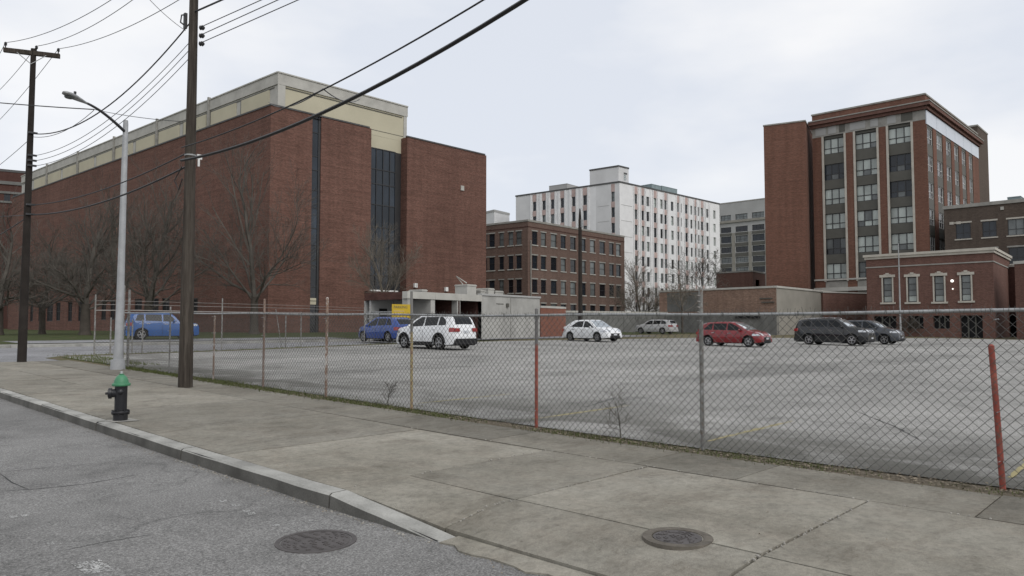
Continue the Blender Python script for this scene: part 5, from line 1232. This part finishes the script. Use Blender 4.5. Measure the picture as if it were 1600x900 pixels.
# ---- small dark red building in front of it
Hm = HC + 82.5 * 135 / 1150
A, C, B = [xy(roofpt(x, y, Hm)) for x, y in ((1119, 427.5), (1176, 424.5), (1196, 428.5))]
r = broot('small_brick_building', C, .5, 'small dark red brick building left of the stair tower'); w_ = Wall(C, B); shell(r, A, C, B, .3, Hm, 'brick_annex', (), [(w_.sz(1180)[0], w_.sz(1186)[0], w_.sz(1183, 447)[1], w_.sz(1183, 437)[1])], coping='concrete', ch=.25)
# ---- far left brick building
HL = HC + 241 * 150 / 1150
A, C = xy(roofpt(-60, 262, HL)), xy(roofpt(44, 271.5, HL)); w_ = Wall(A, C); B = C - w_.n * 20
r = broot('far_brick_building', A, .7, 'distant banded brick building at the left edge behind the poles')
oo = windows(r, w_, rng(w_, ((-30, -12), (3, 13), (17, 30))), zr(w_, 8, ((303, 314),)), 2, (), 'dark_metal', ('g_dark', 'g_blue'))
shell(r, A, C, B, .5, HL, 'brick_deep', oo, coping='coping_dark', ch=.5)
for y0, y1 in ((283, 288), (299, 302.5), (314, 317)): mb = MB(); w_.box(mb, 0, w_.L, w_.sz(8, y1)[1], w_.sz(8, y0)[1], 0, .2); mb.build('concrete_band', M['grey_block'], r, 0, True)
# ---- small pale roof building peeking out
Hp = HC + 178 * 190 / 1150
A, C, B = xy(at(748, 508, 196)), xy(at(772, 508, 190)), xy(at(796, 508, 196))
r = broot('pale_building', C, .7, 'pale roof-top volume just visible right of the big brick building'); shell(r, A, C, B, .5, Hp, 'white_wall', coping='grey_face', ch=.6)
mb = MB(); w_ = Wall(C, B); w_.box(mb, 0, w_.L, Hp - 4.2, Hp - 3.4, 0, .4); mb.build('ledge', M['concrete_light'], r, 0, True)

# ---------------------------------------------------------------- vehicles
def carpart(mb, name, mat, par, smooth=0): return mb.build(name, mat if not isinstance(mat, str) else M[mat], par, smooth)
WHEEL = {}
def wheel_meshes(R, spokes):
    k = (R, spokes)
    if k in WHEEL: return WHEEL[k]
    w = .105; RX = Matrix.Rotation(rad(90), 4, 'X')
    mb = MB(); mb.lathe([(R * .66, -w), (R * .9, -w), (R * .97, -w * .8), (R, -w * .5), (R, w * .5), (R * .97, w * .8), (R * .9, w), (R * .66, w), (R * .64, w * .7), (R * .64, -w * .7)], 28, 0, RX)
    mb.f.pop(); mb.f.pop(); mb.m.pop(); mb.m.pop(); ty = mb.mesh('tyre', M['rubber'], 40)
    mb = MB(); mb.lathe([(R * .66, w * .6), (R * .66, w * .98), (R * .60, w * .98), (R * .58, w * .5)], 28, 0, RX @ Matrix.Rotation(rad(180), 4, 'X')); mb.f.pop(); mb.f.pop(); mb.m.pop(); mb.m.pop()
    mb.lathe([(.001, w * .4), (R * .17, w * .5), (R * .15, w * .95), (.001, w)], 12, 0, RX @ Matrix.Rotation(rad(180), 4, 'X'))
    for s in range(spokes):
        a = 2 * math.pi * s / spokes + .3; mb.box(R * .1, R * .62, w * .62, w * .92, -R * .065, R * .065, 0, Matrix.Rotation(a, 4, 'Y'))
    # mirror so the face is on both sides
    rm = mb.mesh('rim', M['rim'], 40)
    mb = MB(); mb.lathe([(.001, -w * .3), (R * .64, -w * .3), (R * .64, w * .35), (.001, w * .35)], 20, 0, RX); dk = mb.mesh('brake_disc', M['plastic'])
    WHEEL[k] = (ty, rm, dk); return WHEEL[k]
def car(name, label, cat, loc, az, L_, Wd, Hh, wb, top, belt, col, kind='hatch', R=.33, cladding=False, rails=False, pillars=(), rearpil=.35, hx=None, spokes=5, tailz=None, roofrack=None):
    """az: heading clockwise from +Y. top: roofline (x, z) rear to front; x forward"""
    root = empty(name, loc, label, cat, 'cars parked round the lot', rz=math.pi / 2 - az)
    pm = col; hw0 = Wd / 2; xr_, xf_ = -L_ / 2, L_ / 2
    ax = (-wb / 2 - .02, wb / 2 - .02)
    off = (xf_ - xr_ - wb) / 2
    axr = xr_ + (L_ - wb) * .52; axf = axr + wb
    def zt(x): return interp(top, x)
    def zb_(x): return interp(belt, x)
    def hw(x):
        e = max(0, (abs(x) / (L_ / 2) - .70) / .30); return hw0 * (1 - .26 * e * e)
    def zlow(x):
        z = .24 + .05 * max(0, (abs(x) / (L_ / 2) - .85) / .15)
        for c in (axr, axf):
            q = (R + .055) ** 2 - (x - c) ** 2
            if q > 0: z = max(z, R + math.sqrt(q))
        return z
    def zs(x): return min(zb_(x), zt(x) - .035)
    def yside(x, z):
        t = (z - .24) / max(.1, zs(x) - .24); t = max(0, min(1, t)); return hw(x) * (.945 + .055 * math.sin(math.pi * min(1, t * .95 + .08)) - .012 * (t > .93))
    def yroof(x, z): return yside(x, zs(x)) * .985 - max(0, z - zs(x)) * .36
    xs = sorted({round(xr_ + L_ * k / 84, 3) for k in range(85)} | {round(c + s * (R + .055), 3) for c in (axr, axf) for s in (-1, 1)})
    mb = MB(); NR = 12
    for x in xs:
        lo, hi, tp = zlow(x), zs(x), zt(x); row = []; lo = min(lo, hi - .02)
        for t in (0, .18, .4, .65, .85, 1): z = lo + (hi - lo) * t; row.append((yside(x, z), z))
        for t in (.34, .67, .92): z = hi + (tp - .02 - hi) * t; row.append((yroof(x, z), z))
        ye = row[-1][0]; row += [(ye * .90, tp - .004 - .006), (ye * .55, tp + .004), (0, tp + .01)]
        for y, z in row: mb.v.append((x, y, z))
        for y, z in reversed(row[:-1]): mb.v.append((x, -y, z))
    n = 2 * NR - 1
    for i in range(len(xs) - 1):
        for k in range(n - 1): a = i * n + k; mb.f.append((a, a + 1, a + n + 1, a + n)); mb.m.append(0)
    mb.f.append(tuple(range(n))); mb.m.append(0); mb.f.append(tuple((len(xs) - 1) * n + k for k in reversed(range(n)))); mb.m.append(0)
    carpart(mb, 'body', pm, root, 32)
    mb = MB(); mb.box(xr_ + .12, xf_ - .12, -hw0 + .2, hw0 - .2, .2, .62); mb.box(axr + R + .1, axf - R - .1, -hw0 + .05, hw0 - .05, .19, .3); carpart(mb, 'underbody', 'plastic', root)
    mb = MB(); mb.box(xf_ - .16, xf_ + .010, -hw0 * .55, hw0 * .55, .25, .40); carpart(mb, 'front_bumper', 'plastic', root)
    mb = MB(); mb.box(xr_ - .03, xr_ + .16, -hw0 * .78, hw0 * .78, .26, .46); mb.box(xr_ - .04, xr_ + .16, -hw0 * .74, hw0 * .74, .46, .54); carpart(mb, 'rear_bumper', 'plastic' if cladding else pm, root)
    if cladding:
        for s in (-1, 1):
            for c in (axr, axf):
                mb = MB(); r0, r1 = R + .05, R + .12
                for k in range(13):
                    a = math.pi * (-.02 + 1.04 * k / 12); 
                    for q in (r0, r1):
                        x = c + q * math.cos(a); z = max(.22, R + q * math.sin(a)); mb.v.append((x, s * (yside(x, z) + .014), z))
                for k in range(12): mb.f.append((2 * k, 2 * k + 1, 2 * k + 3, 2 * k + 2)); mb.m.append(0)
                carpart(mb, 'arch_cladding', 'plastic', root)
            mb = MB(); mb.box(axr + R + .1, axf - R - .1, s * (hw0 * .97) - .02, s * (hw0 * .97) + .03, .22, .38); carpart(mb, 'sill_cladding', 'plastic', root)
    ty, rm, dk = wheel_meshes(R, spokes)
    for c in (axr, axf):
        for s in (-1, 1):
            o = bpy.data.objects.new('wheel', ty); COL.objects.link(o); o.parent = root; o.location = (c, s * (hw0 - .13), R); o.rotation_euler = (0, 0, 0 if s > 0 else math.pi)
            q = bpy.data.objects.new('rim', rm); COL.objects.link(q); q.parent = o
            q = bpy.data.objects.new('brake_disc', dk); COL.objects.link(q); q.parent = o
    # glass
    ztop = max(z for _, z in top) - .11
    def xfind(z, front):
        X = [x for x in xs if zt(x) > z + .06]; return X[-1] if front else X[0]
    for s in (-1, 1):
        seg = [None] + list(pillars) + [None]
        for i in range(len(seg) - 1):
            mb = MB(); K = 5; ok = True
            for k in range(K + 1):
                t = k / K; xm = (seg[i] or seg[i + 1] or 0); zlo = zs(0) + .035; z = zlo + (ztop - zlo) * t
                xb = (seg[i] + .045) if seg[i] is not None else xfind(z, False) + rearpil
                xe = (seg[i + 1] - .045) if seg[i + 1] is not None else xfind(z, True) - .14
                if seg[i] is None and xb > seg[i + 1] - .2: xb = seg[i + 1] - .2
                for q in range(7):
                    x = xb + (xe - xb) * q / 6; zz = max(z, zs(x) + .035) if t == 0 else z; mb.v.append((x, s * (yroof(x, zz) + .009), zz))
            for k in range(K):
                for q in range(6): a = k * 7 + q; mb.f.append((a, a + 1, a + 8, a + 7)); mb.m.append(0)
            carpart(mb, 'side_window', 'car_glass', root, 60)
    # windscreen and rear window over the slopes
    def slope(front, z0, z1, inset, name, mat='car_glass', u0=-1, u1=1, lift=.012, K=6):
        mb = MB(); R_ = []
        X = [x for x in [xr_ + L_ * k / 600 for k in range(601)]]
        def xz(z):
            c = [x for x in X if zt(x) >= z]; return c[-1] if front else c[0]
        for k in range(K + 1):
            z = z0 + (z1 - z0) * k / K; x = xz(z)
            ye = max(.1, yroof(x, z - .02) - inset)
            for q in range(9):
                u = u0 + (u1 - u0) * q / 8; mb.v.append((x + (lift if front else -lift), u * ye, z - .014 * u * u + lift * .8))
        for k in range(K):
            for q in range(8): a = k * 9 + q; mb.f.append((a, a + 1, a + 10, a + 9)); mb.m.append(0)
        return carpart(mb, name, mat, root, 60)
    hz = belt[-1][1] if hx is None else hx
    slope(True, hz, Hh - .06, .07, 'windscreen', 'screen_glass')
    if kind == 'sedan': slope(False, interp(belt, -1.2) + .10, Hh - .10, .10, 'rear_window')
    else: slope(False, interp(belt, -1.6) + .10, Hh - .12, .12, 'rear_window')
    # doors as slightly proud skins with dark gaps
    dseg = [axr + R * .75 if kind != 'x' else 0, pillars[-1] if len(pillars) else 0, interp([(0, 0)], 0)]
    dmid = pillars[-1] if pillars else 0.
    for s in (-1, 1):
        for x0, x1 in ((axr + R * .55, dmid - .012), (dmid + .012, axf - R - .12)):
            mb = MB()
            for k in range(6):
                for q in range(7):
                    z = .36 + (zs((x0 + x1) / 2) - .015 - .36) * k / 5; x = x0 + (x1 - x0) * q / 6
                    if x0 < axr + R + .08 and q == 0: x = max(x, axr + math.sqrt(max(0, (R + .075) ** 2 - (z - R) ** 2)) if z < 2 * R + .07 else x)
                    mb.v.append((x, s * (yside(x, z) + .007), z))
            for k in range(5):
                for q in range(6): a = k * 7 + q; mb.f.append((a, a + 1, a + 8, a + 7)); mb.m.append(0)
            do = carpart(mb, 'door', pm, root, 60)
            mb = MB(); zh = zs(x0) - .13; xh = x0 + .08; mb.box(xh, xh + .2, s * (yside(xh, zh) + .005) - .02, s * (yside(xh, zh) + .02) + .02, zh - .018, zh + .018); carpart(mb, 'handle', 'chrome' if not cladding else pm, do)
        mb = MB()
        for x in (dmid, axf - R - .105, ):
            for k in range(5):
                z0_, z1_ = .36 + k * .11, .36 + (k + 1) * .11
                if z1_ > zs(x): break
                mb.quad((x - .008, s * (yside(x, z0_) + .003), z0_), (x + .008, s * (yside(x, z0_) + .003), z0_), (x + .008, s * (yside(x, z1_) + .003), z1_), (x - .008, s * (yside(x, z1_) + .003), z1_))
        carpart(mb, 'door_gap', 'plastic', root)
        # mirror
        xm = xfind(zs(.6) + .1, True) - .25; zm = zs(xm) + .09; mb = MB(); ym = yside(xm, zs(xm)); RM = Matrix.Translation((xm, s * (ym + .11), zm)); mb.lathe([(.02, -.08), (.075, -.05), (.09, .0), (.07, .05), (.02, .07)], 10, 0, RM @ Matrix.Scale(.6, 4, (1, 0, 0))); mb.box(-.03, .03, -.09, .09, -.09, -.06, 0, Matrix.Translation((xm, s * (ym + .03), zm))); carpart(mb, 'wing_mirror', pm, root, 60)
        # lights
        def sidepatch(x0, x1, z0_, z1_, nm, mat, lift=.012):
            mb = MB()
            for k in range(4):
                for q in range(5):
                    x = x0 + (x1 - x0) * q / 4; z = z0_ + (z1_ - z0_) * k / 3; mb.v.append((x, s * (yside(x, min(z, zs(x) - .01)) + lift), min(z, zs(x) + .0)))
            for k in range(3):
                for q in range(4): a = k * 5 + q; mb.f.append((a, a + 1, a + 6, a + 5)); mb.m.append(0)
            carpart(mb, nm, mat, root, 60)
        zh = zt(xf_ - .25)
        sidepatch(xf_ - .55, xf_ - .12, zh - .17, zh - .04, 'headlight', 'lens')
        tz_ = tailz or (zs(xr_ + .2) - .06)
        sidepatch(xr_ + .02, xr_ + .32, tz_ - .2, tz_, 'tail_light', 'tail')
    slope(True, zt(xf_ - .10) - .05, zt(xf_ - .30), .04, 'headlight', 'lens', .62, .96, .016, 3); slope(True, zt(xf_ - .10) - .05, zt(xf_ - .30), .04, 'headlight', 'lens', -.96, -.62, .016, 3)
    mb = MB(); zq = zt(xf_ - .02); mb.box(xf_ - .12, xf_ + .012, -hw0 * .45, hw0 * .45, zq - .16, zq - .02); carpart(mb, 'grille', 'plastic', root)
    mb = MB(); mb.box(xf_ - .1, xf_ + .022, -hw0 * .46, hw0 * .46, zq - .02, zq + .01); mb.box(xf_ - .02, xf_ + .026, -.06, .06, zq - .12, zq - .05); carpart(mb, 'grille_bar', 'chrome', root)
    mb = MB(); mb.box(xf_ + .0, xf_ + .03, -.16, .16, .44, .53); carpart(mb, 'front_plate', 'plate', root)
    # tail lights facing rearward
    tz_ = tailz or (zs(xr_ + .2) - .06)
    for s in (-1, 1): mb = MB(); y0, y1 = hw0 * .46, hw0 * .775; mb.box(xr_ - .022, xr_ + .2, min(s * y0, s * y1), max(s * y0, s * y1), tz_ - .19, tz_ - .02); carpart(mb, 'tail_light', 'tail', root)
    mb = MB(); mb.box(xr_ - .03, xr_, -.16, .16, tz_ - .24, tz_ - .14); carpart(mb, 'rear_plate', 'plate', root)
    if rails:
        for s in (-1, 1):
            mb = MB(); X = [x for x in xs if zt(x) > Hh - .09]; P = [(x, s * (yroof(x, Hh - .05) - .04), zt(x) + .05) for x in X[2:-2:4]]; P = [(P[0][0], P[0][1], P[0][2] - .06)] + P + [(P[-1][0], P[-1][1], P[-1][2] - .06)]; mb.tube(P, .016, 6); carpart(mb, 'roof_rail', 'chrome' if rails == 2 else 'plastic', root, 60)
    return root
PC = {k: paint('paint_' + k, c, mt) for k, (c, mt) in dict(red=((.19, .008, .012), 0), white=((.72, .73, .74), 0), black=((.007, .008, .010), 0), blue=((.022, .095, .30), 0), deep_blue=((.018, .055, .24), 0), grey=((.045, .05, .06), .0), silver=((.40, .40, .40), .0)).items()}
hatch = [(-2.15, .60), (-2.12, .98), (-1.98, 1.10), (-1.70, 1.36), (-1.45, 1.45), (-.7, 1.495), (0, 1.50), (.35, 1.46), (.75, 1.27), (1.15, 1.03), (1.3, .985), (1.75, .89), (1.98, .78), (2.12, .64), (2.15, .46)]
hbelt = [(-2.15, .95), (-1.2, .96), (0, .93), (1.1, .90), (2.15, .86)]
def sc(tab, kx, kz): return [(x * kx, z * kz) for x, z in tab]
sed = [(-2.25, .58), (-2.22, .95), (-2.1, 1.02), (-1.78, 1.07), (-1.35, 1.34), (-1.0, 1.43), (-.2, 1.47), (.35, 1.45), (.76, 1.25), (1.12, 1.01), (1.28, .97), (1.85, .87), (2.1, .76), (2.22, .62), (2.25, .45)]
suv = [(-2.3, .62), (-2.28, 1.02), (-2.2, 1.12), (-2.02, 1.50), (-1.88, 1.62), (-1.2, 1.69), (0, 1.70), (.4, 1.66), (.78, 1.46), (1.14, 1.20), (1.3, 1.15), (1.85, 1.05), (2.1, .94), (2.26, .76), (2.3, .5)]
sbelt = [(-2.3, 1.12), (-1.2, 1.12), (0, 1.08), (1.15, 1.05), (2.3, .98)]
boxy = [(-2.1, .6), (-2.09, 1.0), (-2.03, 1.12), (-1.88, 1.56), (-1.78, 1.64), (-1, 1.68), (0, 1.68), (.42, 1.64), (.68, 1.42), (.86, 1.16), (1.0, 1.12), (1.7, 1.06), (1.98, .98), (2.09, .8), (2.1, .5)]
big = [(-2.42, .62), (-2.41, 1.05), (-2.33, 1.2), (-2.15, 1.62), (-2.0, 1.70), (-1, 1.76), (0, 1.765), (.5, 1.72), (.88, 1.48), (1.2, 1.24), (1.35, 1.20), (1.95, 1.12), (2.25, 1.0), (2.38, .82), (2.42, .55)]
nY, pY, pX = rad(180), 0, rad(90)
def ground_at(px, D, dy=0): p = above(px, D); p.z = zg(p.y) + .004; return p
car('parked_car', 'red hatchback parked in the lot beside the thick grey fence post', 'car', ground_at(1146, 45.2), nY, 4.3, 1.75, 1.50, 2.62, hatch, hbelt, PC['red'], pillars=(-.98 + .0, -.05), R=.325, hx=1.0)
car('parked_car', 'white SUV with roof rails, seen from behind, in front of the loading dock', 'car', ground_at(680, 37.2), pY, 4.6, 1.84, 1.72, 2.7, suv, sbelt, PC['white'], 'suv', R=.36, cladding=True, rails=1, pillars=(-1.15, -.1), hx=1.19)
car('parked_car', 'white sedan facing right in front of the orange brick shed', 'car', ground_at(924.5, 52.0), rad(188), 4.55, 1.8, 1.52, 2.7, sc(sed, 1.01, 1.035), hbelt, PC['white'], 'sedan', R=.325, pillars=(-.05,), hx=1.0, rearpil=.5)
car('parked_car', 'boxy blue SUV beyond the side street, behind the nearest wooden pole', 'car', ground_at(253, 46.5), rad(101), 4.15, 1.78, 1.69, 2.62, boxy, sc(sbelt, .92, 1.0), PC['blue'], 'suv', R=.345, cladding=False, rails=1, pillars=(-1.1, -.1), hx=1.14)
car('parked_car', 'blue hatchback with its nose turned away, left of the white SUV', 'car', ground_at(604, 46.5), pY, 4.25, 1.76, 1.58, 2.6, sc(hatch, .99, 1.05), sc(hbelt, 1, 1.04), PC['deep_blue'], R=.325, pillars=(-.98, -.05), hx=1.05)
car('parked_car', 'black SUV with silver wheels, left of and overlapping the grey crossover', 'car', ground_at(1303, 49.5), nY, 4.8, 1.9, 1.78, 2.78, big, [(x, z + .06) for x, z in sc(sbelt, 1.05, 1.0)], PC['black'], 'suv', R=.37, rails=2, pillars=(-1.2, -.1), hx=1.25)
car('parked_car', 'dark grey crossover mostly hidden behind the black SUV', 'car', ground_at(1355, 52.8), nY, 4.6, 1.84, 1.68, 2.68, suv, sbelt, PC['grey'], 'suv', R=.35, pillars=(-1.15, -.1), hx=1.19)
car('parked_car', 'small silver SUV far back against the grey block wall', 'car', ground_at(1025, 81), pY, 4.7, 1.78, 1.56, 2.75, sc(suv, 1.02, .92), sc(sbelt, 1.02, .92), PC['silver'], 'suv', R=.34, rails=1, pillars=(-1.1, -.1), hx=1.09)
